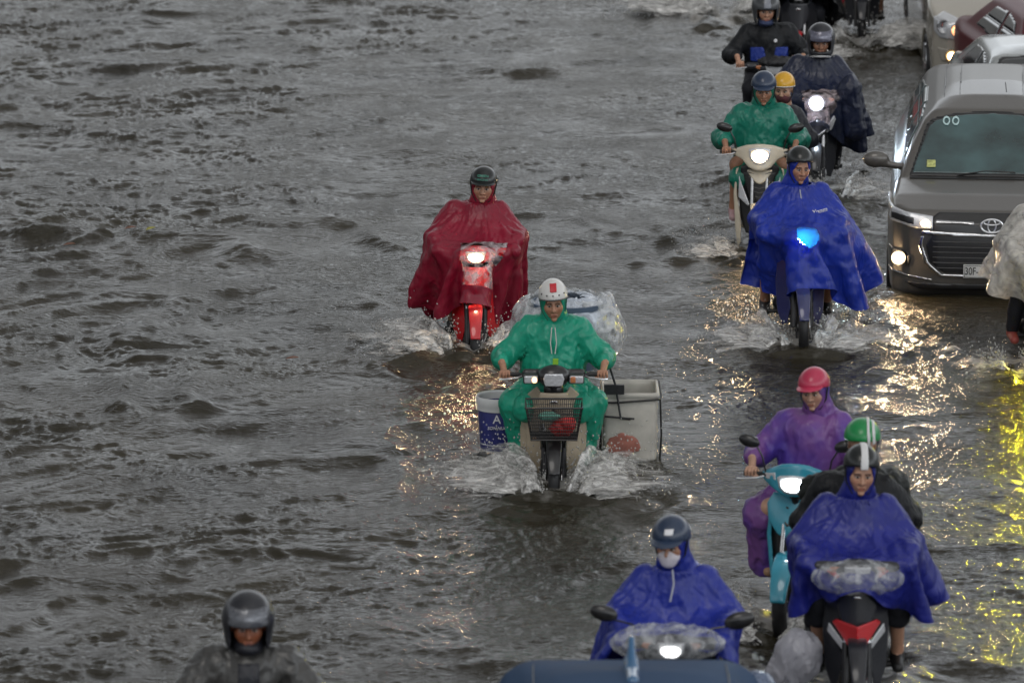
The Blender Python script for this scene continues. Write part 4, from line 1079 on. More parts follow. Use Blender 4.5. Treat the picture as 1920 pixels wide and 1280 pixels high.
def splash(px, py, size, label, seed=0, wide=1.0, rz=0.0, back=.7):
    g = ground(px, py); rng = np.random.RandomState(seed); V = []; Q = []; Cc = []; UV = []; n0 = 0
    def addm(v, q, c):
        nonlocal n0
        V.append(v.reshape(-1, 3)); Q.append(q+n0); Cc.append(np.broadcast_to(np.array(c, float).reshape(-1, 1) if np.ndim(c) else c, (v.reshape(-1, 3).shape[0], 1)).reshape(-1)); n0 += v.reshape(-1, 3).shape[0]
    for side in (-1, 1):
        for layer in range(5):          # curling sheets thrown sideways by the wheel
            nu, nv = 70, 26; u = np.linspace(0, 1, nu)[:, None]; v = np.linspace(0, 1, nv)[None, :]
            ph = rng.uniform(0, 50)
            top = size*(.30-.045*layer)*(.45+.9*np.abs(noise2(u*4+ph, u*0+layer, 1.0)))*np.sin(np.pi*np.clip(u*.92+.1, 0, 1))**.7
            y = -.22+(back+.25)*u*size+.0*v; spread = size*wide*(.10+.42*u**.8+.11*layer)
            x = side*(.03+spread*(.3+.9*v)*(.8+.4*noise2(u*5+ph, v*2, 1.0)))
            z = top*np.sin(np.pi*np.clip(v*.85+.08*noise2(u*9+ph, v*2, 1.0), 0, 1))**.9-.02
            x = x+.025*noise2(u*18+ph, v*5, 1.0); z = z+.02*size*noise2(u*26+ph, v*6+2, 1.0)*v; y = y+.03*noise2(u*14+ph, v*5+7, 1.0)
            W = np.stack(np.broadcast_arrays(x, y, z), -1)
            i = (np.arange(nu-1)[:, None]*nv+np.arange(nv-1)[None, :]).ravel(); q = np.stack([i, i+nv, i+nv+1, i+1], 1)
            c = .66*(1-.75*np.clip(v-.45, 0, 1)*1.8)*(1-.25*layer/5)*(1-.75*u**1.5)+.02
            uu = np.broadcast_to(u*1.6+ph, c.shape); vv = np.broadcast_to(v+layer, c.shape)
            addm(W, q, np.clip(c, 0, 1).ravel()); UV.append(np.stack([uu.ravel(), vv.ravel()], 1))
    # ribbons and drops
    K = int(260*size)
    for k in range(K):
        s = rng.choice([-1, 1]); a = rng.uniform(-.4, .9); sp = rng.uniform(.25, 1)*size
        p0 = np.array([s*rng.uniform(.03, .12), rng.uniform(-.2, .25), 0]); vx = s*rng.uniform(.2, 1.3)*wide*sp; vz = rng.uniform(.6, 2.1)*sp**.6; vy = rng.uniform(-.35, .9)*sp
        t0 = rng.uniform(0, .14); t = t0+np.linspace(0, rng.uniform(.02, .06), 5); pts = p0+np.stack([vx*t, vy*t, vz*t-4.9*t*t], 1)
        pts[:, 2] = np.maximum(pts[:, 2], .0)
        r = np.array([.001, .004, .005, .004, .001])*rng.uniform(.5, 1.5); M = MB(); M.tube(pts, r, 5, False); v = np.concatenate(M.V); addm(v, np.concatenate(M.Q), .95)
    oc = np.array([[1, 0, 0], [-1, 0, 0], [0, 1, 0], [0, -1, 0], [0, 0, 1], [0, 0, -1]], float); oq = [[0, 2, 4, 4], [2, 1, 4, 4], [1, 3, 4, 4], [3, 0, 4, 4], [2, 0, 5, 5], [1, 2, 5, 5], [3, 1, 5, 5], [0, 3, 5, 5]]
    tri = []
    for k in range(int(900*size)):
        s = rng.choice([-1, 1]); t = rng.uniform(.02, .28)
        c = np.array([s*(.05+rng.uniform(.1, 1.7)*wide*size*t*1.6), rng.uniform(-.35, .8)*size+.1, max(.01, size*(rng.uniform(.4, 2.2)*t-4*t*t+rng.uniform(0, .12)))])
        v = oc*rng.uniform(.0025, .008)*np.array([1, 1, 1.5])+c; tri.append(v)
    Vt = np.concatenate(V+tri); base = n0; T = []
    for k in range(len(tri)): T += [[base+6*k+q[0], base+6*k+q[1], base+6*k+q[2]] for q in oq]
    col = np.concatenate(Cc+[np.ones(6*len(tri))*.95]); colr = np.zeros((len(Vt), 3)); colr[:, 0] = col; uv = np.concatenate(UV); colr[:len(uv), 1:] = uv; colr[len(uv):, 1] = rng.uniform(0, 9, len(colr)-len(uv))
    me = mesh_np('water_splash', Vt, [np.concatenate(Q), np.array(T)], foam_m(), True, col=colr)
    return tag(link('water_splash', me, None, (g.x, g.y, 0.01), (0, 0, rz)), label, 'splash', kind='stuff')
# ================================================================== the scene
HR_ = 1
def root_at(px, py, depth=WATER): g = ground(px, py); g.z = -depth; return g
TONE = (.42, .23, .15); TONE2 = (.36, .185, .115); TONE3 = (.47, .275, .19)
G = 'motorbikes wading the flood'; GP = 'riders in rain gear'
NTH = 112
def tick(s): print('%-28s %.1f' % (s, time.time()-T0))
WARM = (1, .70, .40); LED = (.72, .86, 1.0)
# ---- 1 red poncho
g = root_at(893, 632)
red = paint('red_paint', (.50, .012, .018)); rednyl = cloth('red_nylon', (.235, .006, .026), .18)
b = underbone(g, 0, 'red motorbike with its headlight on under a red poncho', red, red, lamp=WARM, ls=650, levers=())
pos = Pose(head=(.06, .045, 1.475), yaw=R(-4), roll=R(3), fsc=(1.03, 1, .98))
p = person(g, 0, pos, TONE, 'man in a dark red poncho and black cap style helmet on the red motorbike', GP, hands=False)
sim = poncho_sim((.04, .1, 1.335), 1.12, 1.1, 1.06, collider(pos, bars_coll(r=.12)), slit=(.70, list(range(NTH-24, NTH-20))), seed=1, wind=(-1.0, 2.0, .6), cone=.82)
sim_obj('poncho', sim, rednyl, p, lambda x, y: (np.abs(x+.0) < .17) & (y < -.42) & (y > -.80), clear_plastic('clear_window', (.6, .5, .52), .22))
sleeves(p, pos, rednyl); hood(p, pos, rednyl); h = helmet_half(p, pos, paint('black_helmet', (.012, .014, .014)), peak_len=.05)
text_mesh('helmet_print', 'GREEN', .028, mat('green_print', (.02, .25, .17), .4), h, (0, -.112, .118), (R(55), 0, 0)); text_mesh('helmet_print', '* RACING *', .022, MATS['green_print'], h, (0, -.124, .090), (R(74), 0, 0))
trousers(p, pos, mat('denim', (.022, .032, .05), .8, bump=.002, bs=120), .98, 1.32, 'shorts'); shoes(p, pos, shoe_black, 'sandal')
tick('red')
# ---- 2 green raincoat, cargo
g = root_at(1037, 880)
cub = underbone(g, 0, 'old cream motorbike with a wire basket in front carrying crates', mat('cream_paint', (.36, .30, .22), .4, coat=.3, var=.15, vs=6), blackp(), fairing='cub', ls=0, turn_on=True, mirror=(), legm=mat('cream_paint', (.36, .30, .22)), steer=0)
for s in (-1, 1):
    poly = [(s*.13, .38), (s*.13, .62), (s*.10, .80), (s*.13, .885), (s*.21, .84), (s*.245, .6), (s*.24, .40), (s*.2, .22), (s*.14, .2)]
    sdf_obj('wide_leg_shield', plate(poly, lambda x, z: -.36+(np.abs(x)-.08)*.9, .012), .009, MATS['cream_paint'], cub)
mb = MB()                      # wire basket
def bk(x, y, z): k = (z-.64)/.24; return (x*(.165+.04*k), -.72+y*(.13+.03*k)-.0, z)
for z, r in ((.64, .006), (.665, .003), (.69, .003), (.715, .003), (.74, .003), (.765, .003), (.79, .003), (.815, .003), (.84, .003), (.88, .008)): mb.tube([bk(*q, z) for q in ((-1, -1), (1, -1), (1, 1), (-1, 1), (-1, -1))], r, 6)
for i in range(27):
    u = -1+2*i/26
    for q in ((u, -1), (u, 1)): mb.tube([bk(*q, .64), bk(*q, .88)], .0026, 5)
for i in range(17):
    u = -1+2*i/16
    for q in ((-1, u), (1, u)): mb.tube([bk(*q, .64), bk(*q, .88)], .0026, 5)
    mb.tube([bk(-1, u, .64), bk(1, u, .64)], .0026, 5)
mb.tube([(0, -.6, .70), (0, -.42, .82)], .012, 8); mb.tube([(-.09, -.62, .62), (-.07, -.5, .45)], .008, 6); mb.tube([(.09, -.62, .62), (.07, -.5, .45)], .008, 6)
mb.build('basket', blackp(), cub)
f = crumple(uni([ell((.06, -.72, .70), (.08, .07, .05)), ell((.10, -.74, .73), (.05, .05, .04))], .02), .02, 3.0)
tag(sdf_obj('red_bag', f, .007, mat('red_plastic_bag', (.5, .02, .02), .3)), 'crumpled red plastic bag lying in the wire basket', 'bag').location = g
f = crumple(ell((-.03, -.74, .79), (.07, .05, .02)), .015, 5.0)
tag(sdf_obj('rag', f, .006, mat('rag_green', (.10, .28, .22), .6)), 'small green rag on top of the wire basket', 'rag').location = g
pos = Pose(hands=((-.355, -.325, 1.0), (.355, -.325, 1.0)), sw=.17, head=(0, .02, 1.475), sh=(0, .09, 1.265), tilt=.18, roll=R(-3), fsc=(.97, 1, 1.03), feet=((-.22, -.12, .26), (.22, -.12, .26)), kn=.5, hk=1.03)
p = person(g, 0, pos, TONE2, 'man in a green plastic raincoat and white helmet gripping the handlebar', GP)
greenp = cloth('green_plastic', (.022, .36, .235), .34, .3)
jk = jacket(p, pos, greenp, 'raincoat', fat=1.5, amp=.02, hem2=[cap((0, -.06, .86), (0, -.2, .84), .17, .16), cap((-.14, .05, .84), (-.19, -.25, .74), .12, .10), cap((.14, .05, .84), (.19, -.25, .74), .12, .10)], seed=2)
fs = []
for s_, (Hp, k, A) in zip((-1, 1), pose_legs if False else pos.leg): fs.append(uni([cap(Hp, k, .11, .105), cap(k, A, .105, .075), ell(A+np.array([0, -.06, -.0]), (.085, .14, .12))], .04))
for f in fs: f2 = crumple(f, .018, 6.0); sdf_obj('rain_trouser', f2, .01, greenp, p)
hood(p, pos, greenp, fat=1.02, collar=.16); h = helmet_half(p, pos, paint('white_helmet', (.60, .59, .57)), peak=False, tilt=.2, trim=mat('grey_rubber', (.12, .12, .12), .6), strap=mat('green_strap', (.02, .12, .08), .6))
f = patch(lambda P: ell(HC, HR)(P), [(-.022, .108), (.03, .108), (.03, .155), (-.022, .155)], (-.05, -.16, .09), (.05, .0, .18), .002, .004); sdf_obj('red_badge', f, .004, mat('badge_red', (.45, .02, .03), .4), h)
for x in (-.082, -.045, 0, .045, .082): mb = MB(); mb.ball((x, .010-.131*math.sqrt(max(0, 1-(x/.107)**2-.12)), .087), .006, 6); mb.build('rivet', blackp(), h)
f = plate([(-.02, .0), (.025, .0), (.028, .10), (-.015, .10)], 0, .004); o = sdf_obj('yellow_patch', f, .004, mat('lime_tag', (.22, .42, .03), .5), jk); o.location = (0.01, -.125, .985)
mb = MB()
for s in (-1, 1): mb.tube([(s*.012, -.10, 1.31), (s*.022, -.125, 1.2), (s*.012, -.13, 1.12)], .004, 5)
mb.build('drawstring', mat('cord_white', (.5, .5, .48), .6), jk)
# crate on the right
cr = empty('plastic_crate', g, 0, 'big dirty white plastic crate hung beside the rear wheel of the cream motorbike', 'crate')
co = lambda c, hh, r: rbox(c, hh, r)
def crate_f(P):
    k = 1+.10*(P[:, 2:3]-.5); Q = P.copy(); Q[:, :1] = (P[:, :1]-.57)/k+.57
    d = rbox((.57, .38, .50), (.20, .235, .26), .035)(Q); i = rbox((.57, .38, .56), (.183, .218, .30), .03)(Q)
    rim = np.maximum(rbox((.57, .38, .745), (.212, .247, .022), .02)(Q), -rbox((.57, .38, .745), (.19, .225, .1), .02)(Q))
    return np.minimum(smax(d, -i, .006), rim)
crate_f.bb = (np.array([.34, .12, .22]), np.array([.81, .64, .78]))
wm_ = mat('dirty_white_plastic', (.42, .40, .36), .5, var=.25, vs=5, bump=.001, bs=30); sdf_obj('tub', crate_f, .010, wm_, cr)
def stain(P): return np.maximum(np.abs(P[:, 1]-.142)-.009, .9*.1*(np.sqrt(((P[:, 0]-.52)/.13)**2+((P[:, 2]-.37)/.085)**2)-1)+.02*noise3(P, 14))
stain.bb = (np.array([.37, .125, .26]), np.array([.68, .155, .48])); sdf_obj('red_stain', stain, .008, mat('stain_red', (.32, .12, .09), .6, var=.4, vs=12), cr)
mb = MB(); mb.tube([(.30, .13, .70), (.45, .13, .695), (.79, .13, .72), (.80, .2, .73), (.795, .62, .75)], .008, 6); mb.tube([(.79, .13, .72), (.80, .12, .45), (.79, .2, .22)], .008, 6); mb.build('rubber_cord', shoe_black, cr)
mb = MB(); mb.box((.45, .115, .80), (.075, .02, .035)); mb.tube([(.42, .10, .96), (.46, .11, .83), (.50, .10, .58), (.57, .11, .575)], .009, 6); mb.tube([(.38, .1, .60), (.60, .1, .58)], .008, 6); mb.build('clamp', darkp(), cr)
mb = MB()
mb.tube([(.12, .55, .22), (.4, .5, .20), (.74, .3, .21), (.76, .2, .22), (.36, .12, .24)], .011, 8); mb.tube([(.74, .3, .21), (.75, .28, .05)], .011, 8); mb.tube([(.12, .7, .8), (.36, .62, .5), (.36, .6, .22)], .011, 8); mb.tube([(.36, .12, .24), (.2, .1, .12)], .011, 8)
mb.tube([(-.12, .55, .3), (-.5, .45, .3), (-.55, .2, .29), (-.2, .14, .27)], .011, 8); mb.tube([(-.22, .16, .27), (-.22, .16, .17)], .011, 8); mb.tube([(-.5, .45, .3), (-.52, .44, .38)], .011, 8); mb.tube([(-.55, .2, .29), (-.55, .2, .22)], .011, 8)
mb.build('luggage_rack', darkp(), cub)
# paint bucket on the left
bkt = empty('paint_bucket', (g.x-.40, g.y+.33, g.z+.31), 0, 'blue and white paint bucket standing on the left rack of the cream motorbike', 'bucket')
mb = MB(); mb.lathe([(.001, .0), (.135, .0), (.138, .01), (.158, .34), (.155, .345), (.15, .34), (.13, .02), (.001, .02)], (0, 0, 0), 'z', 48, False); mb.build('pail', mat('bucket_blue', (.025, .03, .15), .4, var=.2, vs=18), bkt)
mb = MB(); mb.lathe([(.154, .30), (.168, .30), (.168, .33), (.172, .34), (.172, .385), (.165, .40), (.157, .39), (.152, .33)], (0, 0, 0), 'z', 48); mb.build('rim', mat('bucket_white', (.55, .56, .56), .4), bkt)
mb = MB(); mb.lathe([(.152, .39), (.14, .04), (.001, .04)], (0, 0, 0), 'z', 48, False); mb.build('inside', MATS['bucket_white'], bkt)
text_mesh('lettering', 'A', .09, mat('print_white', (.7, .7, .72), .5), bkt, (-.015, -.155, .245), depth=.004); text_mesh('lettering', 'SON NUOC', .032, MATS['print_white'], bkt, (-.0, -.152, .18), depth=.004, shear=.2)
mb = MB(); rg = np.random.RandomState(5)
for _ in range(40):
    a = rg.uniform(-2.6, -.5); z = rg.uniform(.02, .14); r = .139+.058*z; mb.ball((r*math.cos(a), r*math.sin(a), z), rg.uniform(.002, .006), 5)
mb.build('paint_drips', MATS['print_white'], bkt)
# blue bin with a clear liner behind the rider
bn = empty('blue_bin', (g.x+.12, g.y+.72, g.z+.84), 0, 'round grey blue bin strapped behind the man in the green raincoat', 'bin')
mb = MB(); mb.lathe([(.001, 0), (.22, 0), (.27, .46), (.285, .465), (.285, .5), (.262, .5), (.255, .45), (.21, .02), (.001, .02)], (0, 0, 0), 'z', 56, False); mb.build('tub', mat('bin_blue', (.07, .10, .15), .45, var=.15, vs=6), bn)
f = crumple(lambda P: smax(smax(np.abs(ell((0, 0, .36), (.30, .30, .21))(P))-.009, .33-P[:, 2], .01), P[:, 2]-.54, .02), .014, 1.0); f.bb = (np.array([-.33, -.33, .28]), np.array([.33, .33, .58])); sdf_obj('liner', f, .009, clear_plastic('liner_plastic', (.55, .6, .68), .6), bn)
def bagf(P): return np.abs(ell((0, 0, .0), (.42, .34, .33))(P)+.05*noise3(P, 4.5))-.008
bagf.bb = (np.array([-.5, -.42, -.42]), np.array([.5, .42, .42]))
f = crumple(inter(bagf, lambda P: P[:, 2]-.24+.06*noise3(P, 7), .02), .018, 2.0); f.bb = bagf.bb
tag(sdf_obj('plastic_bag', f, .011, clear_plastic('bag_plastic', (.62, .64, .66), .34)), 'large clear plastic bag wrapped round the blue bin', 'bag').location = (g.x+.12, g.y+.76, g.z+1.13)
tick('green')
# ---- 3 blue poncho in the middle
g = root_at(1496, 625, .10)
navy = paint('navy_paint', (.025, .03, .11)); bluen = cloth('blue_nylon', (.012, .035, .34), .22)
b = underbone(g, 0, 'dark blue motorbike whose lamp glows through a blue poncho', navy, navy, lamp=(.35, .75, 1.0), ls=300, levers=(), rl=.06)
pos = Pose(head=(-.0, .05, 1.49), yaw=R(15), roll=R(3), fsc=(.95, 1, 1.02), tilt=.17, feet=((-.27, .06, .30), (.24, .04, .30)), kn=.3)
p = person(g, 0, pos, TONE2, 'young man in a bright blue poncho and black helmet with a blue hood', GP, hands=False)
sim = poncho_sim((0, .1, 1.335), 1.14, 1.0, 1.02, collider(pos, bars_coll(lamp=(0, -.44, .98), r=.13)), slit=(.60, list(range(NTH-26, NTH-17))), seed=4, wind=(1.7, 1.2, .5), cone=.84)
pn = sim_obj('poncho', sim, bluen, p, lambda x, y: ((x)**2+(y+.60)**2 < .085**2), cloth('lamp_lit_blue_nylon', (.12, .42, .85), .7), 'lamp_glow_patch')  # cloth over the lamp coloured brighter and more translucent to carry its glow
sleeves(p, pos, bluen); hood(p, pos, bluen, hgt=.088); helmet_half(p, pos, paint('black_helmet', (.012, .014, .014)), peak=False, tilt=.45, wide=1.04)
mb = MB(); mb.tube([(0, -.06, 1.32), (.01, -.085, 1.24), (-.005, -.115, 1.14)], .0055, 6); mb.build('zip', mat('zip_grey', (.35, .36, .42), .4), pn)
text_mesh('lettering', 'Ynnm', .055, MATS['print_white'], pn, (.155, -.165, 1.16), (R(66), R(-14), R(8)), depth=.002, shear=.3)
trousers(p, pos, mat('dark_cloth', (.012, .013, .018), .8), .7, 1.2, 'shorts'); shoes(p, pos, shoe_black, 'sandal')
tick('blue mid')
# ---- 4 cream scooter, green coat, child
g = root_at(1425, 453, .12)
cream = paint('ivory_paint', (.56, .50, .39))
b = scooter(g, R(-4), 'ivory scooter with black grille and its headlight on', cream,
    apron=[(.10, .90), (.17, .86), (.20, .7), (.17, .4), (.12, .27)], cowl=[(.03, 1.09), (.12, 1.075), (.25, 1.02), (.27, .98), (.16, .945), (.10, .88), (.03, .855)],
    lamp_poly=[(.04, 1.06), (.10, 1.045), (.088, .97), (.055, .93), (.02, .915)], nose=[(.11, .85), (.115, .83), (.04, .745), (.01, .73)], grille=[(.03, .58), (.09, .6), (.15, .82), (.03, .84)],
    side_lamp=[(.185, .80), (.16, .72), (.085, .545), (.10, .53), (.19, .60)], side=[(.185, .86), (.205, .80), (.20, .6), (.165, .40), (.16, .2), (.19, .12), (.215, .3), (.235, .62), (.215, .84)], lamp=WARM, ls=260, mirror=(-1, 1), z_h=1.0)
pos = Pose(head=(.02, .05, 1.50), hands=((-.30, -.325, 1.0), (.30, -.325, 1.0)), feet=((-.24, -.12, .38), (.2, -.1, .38)), kn=.25, tilt=.2)
p = person(g, R(-4), pos, TONE2, 'driver in a translucent green raincoat and navy helmet on the ivory scooter', GP)
gr2 = cloth('green_film', (.015, .20, .14), .25, .3)
jk = jacket(p, pos, gr2, 'raincoat', fat=1.6, amp=.018, hem2=[cap((-.13, .05, .84), (-.17, -.24, .74), .115, .10), cap((.13, .05, .84), (.17, -.24, .74), .115, .10)], seed=9)
hood(p, pos, gr2); helmet_half(p, pos, paint('navy_helmet', (.02, .035, .07)), peak_len=.055, wide=1.04)
trousers(p, pos, MATS['dark_cloth'], .6, 1.35, 'shorts'); shoes(p, pos, mat('pink_shoe', (.42, .26, .27), .6), 'shoe', mat('print_white', (.7, .7, .72)))
ps2 = Pose(hip=(.08, .62, .86), sh=(.14, .52, 1.2), head=(.19, .47, 1.44), hands=((0, .25, 1.0), (.25, .25, 1.0)), feet=((-.2, .4, .4), (.25, .4, .4)), yaw=R(-12), tilt=.2, k=.93, sw=.14)
p = person(g, R(-4), ps2, TONE3, 'child passenger in a yellow helmet peeking out behind the green raincoat', GP, hands=False)
jacket(p, ps2, mat('dark_jacket', (.015, .016, .022), .5, bump=.004, bs=30), 'jacket', fat=1.3); trousers(p, ps2, MATS['dark_cloth'], 1.8)
f = uni([ell((0, -.055, -.06), (.06, .055, .05)), ell((0, .0, -.1), (.07, .08, .04))], .02); o = on_head(sdf_obj('face_mask', f, .006, mat('mask_red', (.10, .03, .035), .8), p), ps2)
helmet_half(p, ps2, paint('yellow_helmet', (.62, .33, .02)), peak=False, trim=mat('white_plastic', (.6, .6, .6), .4), tilt=.25)
tick('cream')
# ---- 5 navy poncho, full face helmet
g = root_at(1528, 340, .14)
blackpaint = paint('black_paint', (.018, .019, .024)); navyn = cloth('navy_nylon', (.011, .016, .040), .12, .38)
b = underbone(g, R(-3), 'black motorbike with a dazzling white LED headlight', blackpaint, blackpaint, lamp=LED, ls=430, levers=(), rl=.085)
for s in (-1, 1): sdf_obj('chin_trim', plate([(s*.01, .64), (s*.09, .70), (s*.1, .735), (s*.03, .69), (s*.01, .68)], lambda x, z: -.50+2.2*x*x, .01), .006, chrome(), b)
for s in (-1, 1): sdf_obj('indicator', plate([(s*.10, .69), (s*.15, .72), (s*.20, .84), (s*.17, .86), (s*.11, .76)], lambda x, z: -.47+1.6*x*x, .012), .006, lensm(), b)
pos = Pose(head=(.04, .04, 1.49), hk=1.05, tilt=.15)
p = person(g, R(-3), pos, TONE2, 'rider in a dark navy poncho and black full face helmet with a white chin line', GP, hands=False)
sim = poncho_sim((.03, .1, 1.335), 1.0, 1.0, .98, collider(pos, [f for f in bars_coll(r=.1)]), slit=(.64, [31, 32, NTH-33, NTH-32]), seed=8, wind=(.8, 2.8, .6), cone=.84)
sim_obj('poncho', sim, navyn, p, lambda x, y: (np.abs(x) < .17) & (y < -.42) & (y > -.80), clear_plastic('clear_window_b', (.45, .55, .7), .24, tl=.2))
sleeves(p, pos, navyn); helmet_full(p, pos, blackpaint, trim=mat('white_plastic', (.6, .6, .6)), visor=mat('smoke_visor', (.10, .10, .14), .12, coat=1, metal=.3))
trousers(p, pos, MATS['dark_cloth'], 2, 1.3); shoes(p, pos, shoe_black)
f = crumple(uni([cap((.30, -.34, 1.08), (.36, -.30, .72), .10, .12), ell((.33, -.33, 1.12), (.07, .1, .12))], .05), .012); tag(sdf_obj('hand_guard', f, .009, navyn, p))
tick('navy')
# ---- 6 jacket rider
g = root_at(1440, 272, .15)
b = underbone(g, R(3), 'dark motorbike with a pale grey headlight under a black cover', blackpaint, mat('grey_plastic', (.05, .05, .05), .4), ls=0)
f = crumple(ell((.03, -.42, 1.055), (.17, .11, .045)), .02); sdf_obj('black_cover', f, .008, mat('black_cloth', (.012, .012, .014), .5, bump=.004, bs=40), b)
pos = Pose(head=(-.03, .05, 1.50), hands=((-.32, -.325, 1.01), (.30, -.325, 1.01)), sw=.19, hk=1.07)
p = person(g, R(3), pos, TONE, 'rider in a black jacket with blue lower panels and an open face helmet', GP)
bj = mat('black_jacket', (.007, .008, .010), .55, bump=.008, bs=18, spec=.3, fold=True)
jk = jacket(p, pos, bj, 'jacket', fat=1.55, amp=.014, seed=13)
tf = _cache['J']
for s in (-1, 1):
    f = patch(tf, [(s*.03, 1.0), (s*.19, 1.0), (s*.19, 1.14), (s*.06, 1.15)], (-.25, -.4, .95), (.25, .02, 1.2), .003, .010); sdf_obj('blue_panel', f, .009, mat('royal_cloth', (.01, .03, .22), .5, bump=.004, bs=30), jk, it=2)
mb = MB(); mb.lathe([(.001, -.004), (.016, -.004), (.018, .0), (.001, .004)], (.055, -.095, 1.215), 'y', 16, False); mb.build('badge', MATS['print_white'], jk)
trousers(p, pos, MATS['dark_cloth'], 2, 1.3); shoes(p, pos, shoe_black)
h = helmet_full(p, pos, paint('graphite_helmet', (.045, .048, .052)), chin=False)
f = patch(lambda P: ell((0, .012, .03), (.134, .158, .142))(P), [(-.035, .05), (.035, .05), (.028, .18), (-.028, .18)], (-.05, -.17, .04), (.05, .05, .19), .002, .004); sdf_obj('grey_stripe', f, .005, mat('stripe_grey', (.20, .21, .24), .3), h)
f = uni([ell((0, -.03, -.105), (.07, .075, .035)), cap((0, .02, -.12), (0, .04, -.17), .075, .08)], .02); on_head(sdf_obj('neck_gaiter', rough(f, .004, 20), .007, mat('gaiter_blue', (.04, .055, .12), .8), p), pos)
tick('jacket')
# ---- 9 purple raincoat on the blue scooter
g = root_at(1512, 1138, .08)
teal = paint('teal_paint', (.03, .26, .36))
b = scooter(g, R(-15), 'light blue scooter with its headlight on, two small vents in its nose', teal,
    apron=[(.03, .93), (.12, .93), (.18, .86), (.185, .66), (.15, .42), (.11, .28)], cowl=[(.03, 1.155), (.09, 1.145), (.16, 1.11), (.245, 1.06), (.25, 1.03), (.17, .99), (.09, .955), (.03, .945)],
    lamp_poly=[(.03, 1.085), (.095, 1.075), (.115, 1.06), (.095, 1.0), (.06, .972), (.02, .965)], nose=[(.02, .94), (.16, .935), (.205, .86), (.185, .76), (.11, .68), (.03, .655)],
    side=[(.15, .90), (.185, .88), (.20, .65), (.165, .40), (.13, .26), (.12, .30), (.14, .45), (.165, .65), (.16, .80)], lamp=(.85, .95, 1.0), ls=70, mirror=(-1, 1), z_h=1.05, vents=True, wr=.28)
pos = Pose(head=(.02, .07, 1.535), sh=(.01, .12, 1.30), hands=((-.31, -.325, 1.055), (.31, -.325, 1.055)), tilt=.16, yaw=R(-8), roll=R(-4), hk=.97, feet=((-.24, -.02, .34), (.2, 0, .34)), sw=.165)
p = person(g, R(-15), pos, TONE3, 'woman in a purple raincoat and pink helmet on the light blue scooter', GP)
purp = cloth('purple_film', (.11, .065, .42), .34, .32); 
jk = jacket(p, pos, purp, 'raincoat', fat=1.55, amp=.016, seed=21)
two_tone(purp, (.24, .10, .34))
fs = crumple(uni([cap((-.1, .1, .86), (-.27, -.1, .72), .13, .12), cap((-.27, -.1, .72), (-.28, .0, .38), .12, .10), cap((.1, .1, .86), (.24, -.1, .72), .12, .1), cap((.24, -.1, .72), (.26, .0, .5), .1, .09)], .05), .022, 30.0); sdf_obj('rain_skirt', fs, .011, purp, p)
hood(p, pos, purp, w=.058); helmet_half(p, pos, paint('pink_helmet', (.42, .03, .075)), peak_len=.05, tilt=.28)
shoes(p, pos, mat('tan_shoe', (.30, .18, .11), .6))
tick('purple')
# ---- 10 blue poncho bottom right with passenger
g = root_at(1600, 1298, .10)
b = underbone(g, R(-2), 'black motorbike with a red nose panel and a plastic wrapped cowl', blackpaint, blackpaint, ls=0, legm=blackpaint, levers=())
sdf_obj('red_nose', plate([(-.125, .69), (.125, .69), (.15, .665), (.02, .51), (-.02, .51), (-.15, .665)], lambda x, z: -.62+1.5*np.abs(x)+(z-.6)*.1, .012), .0065, red, b)
for s in (-1, 1): sdf_obj('side_light', plate([(s*.06, .54), (s*.17, .66), (s*.18, .60), (s*.08, .50)], lambda x, z: -.58+1.2*np.abs(x), .01), .006, lensm(), b)
pc = clear_plastic('wrap_plastic', (.50, .52, .54), .34)
def wrap(name, c, r, par, s): f = crumple(ell(c, r), .016, s); return sdf_obj(name, f, .008, pc, par, it=2)
wrap('plastic_wrap', (0, -.44, .955), (.275, .13, .105), b, 4.0)
sdf_obj('red_visor', plate([(-.2, 1.0), (.2, 1.0), (.1, .93), (-.1, .93)], lambda x, z: -.47+1.5*x*x, .012), .007, red, b)
pos = Pose(head=(.03, .04, 1.505), tilt=.17, yaw=R(5), roll=R(3), fsc=(1.0, 1, 1.05), hk=1.03, feet=((-.22, -.04, .3), (.27, -.02, .3)), kn=.3)
p = person(g, R(-2), pos, TONE, 'man in a dark blue poncho and black helmet with a white stripe', GP, hands=False)
dblue = cloth('deep_blue_nylon', (.014, .020, .20), .15)
sim = poncho_sim((.02, .1, 1.335), .86, .85, .86, collider(pos, bars_coll(lamp=(0, -.36, .93), r=.10)), slit=(.64, [31, 32, NTH-33, NTH-32]), seed=12, wind=(.9, 1.8, .3), cone=.84)
sim_obj('poncho', sim, dblue, p)
sleeves(p, pos, dblue); hood(p, pos, dblue, w=.064, hgt=.094)
h = helmet_half(p, pos, paint('black_helmet', (.012, .014, .014)), peak=False, tilt=.42, wide=1.03)
f = patch(lambda P: ell(HC, HR)(P), [(-.022, .06), (.028, .06), (.026, .18), (-.018, .18)], (-.05, -.16, .05), (.05, .05, .18), .002, .004); sdf_obj('white_stripe', f, .004, mat('white_plastic', (.6, .6, .6)), h)
trousers(p, pos, MATS['dark_cloth'], 1.35, 1.5); shoes(p, pos, shoe_black, 'sandal')
ps2 = Pose(hip=(.04, .62, .9), sh=(.0, .56, 1.30), head=(.05, .50, 1.575), hands=((-.12, .3, .95), (.16, .3, .95)), feet=((-.25, .4, .36), (.28, .4, .36)), hk=1.02)
p = person(g, R(-2), ps2, TONE, 'passenger in a green and white helmet half hidden behind the blue poncho', GP, hands=False)
jacket(p, ps2, bj, 'jacket', fat=1.1, hem2=[ell((.10, .6, 1.1), (.27, .2, .25))]); trousers(p, ps2, MATS['dark_cloth'], 2, 1.3); shoes(p, ps2, shoe_black)
gh = paint('green_helmet', (.01, .22, .06)); h = helmet_half(p, ps2, gh, peak=False, tilt=.2, wide=1.06)
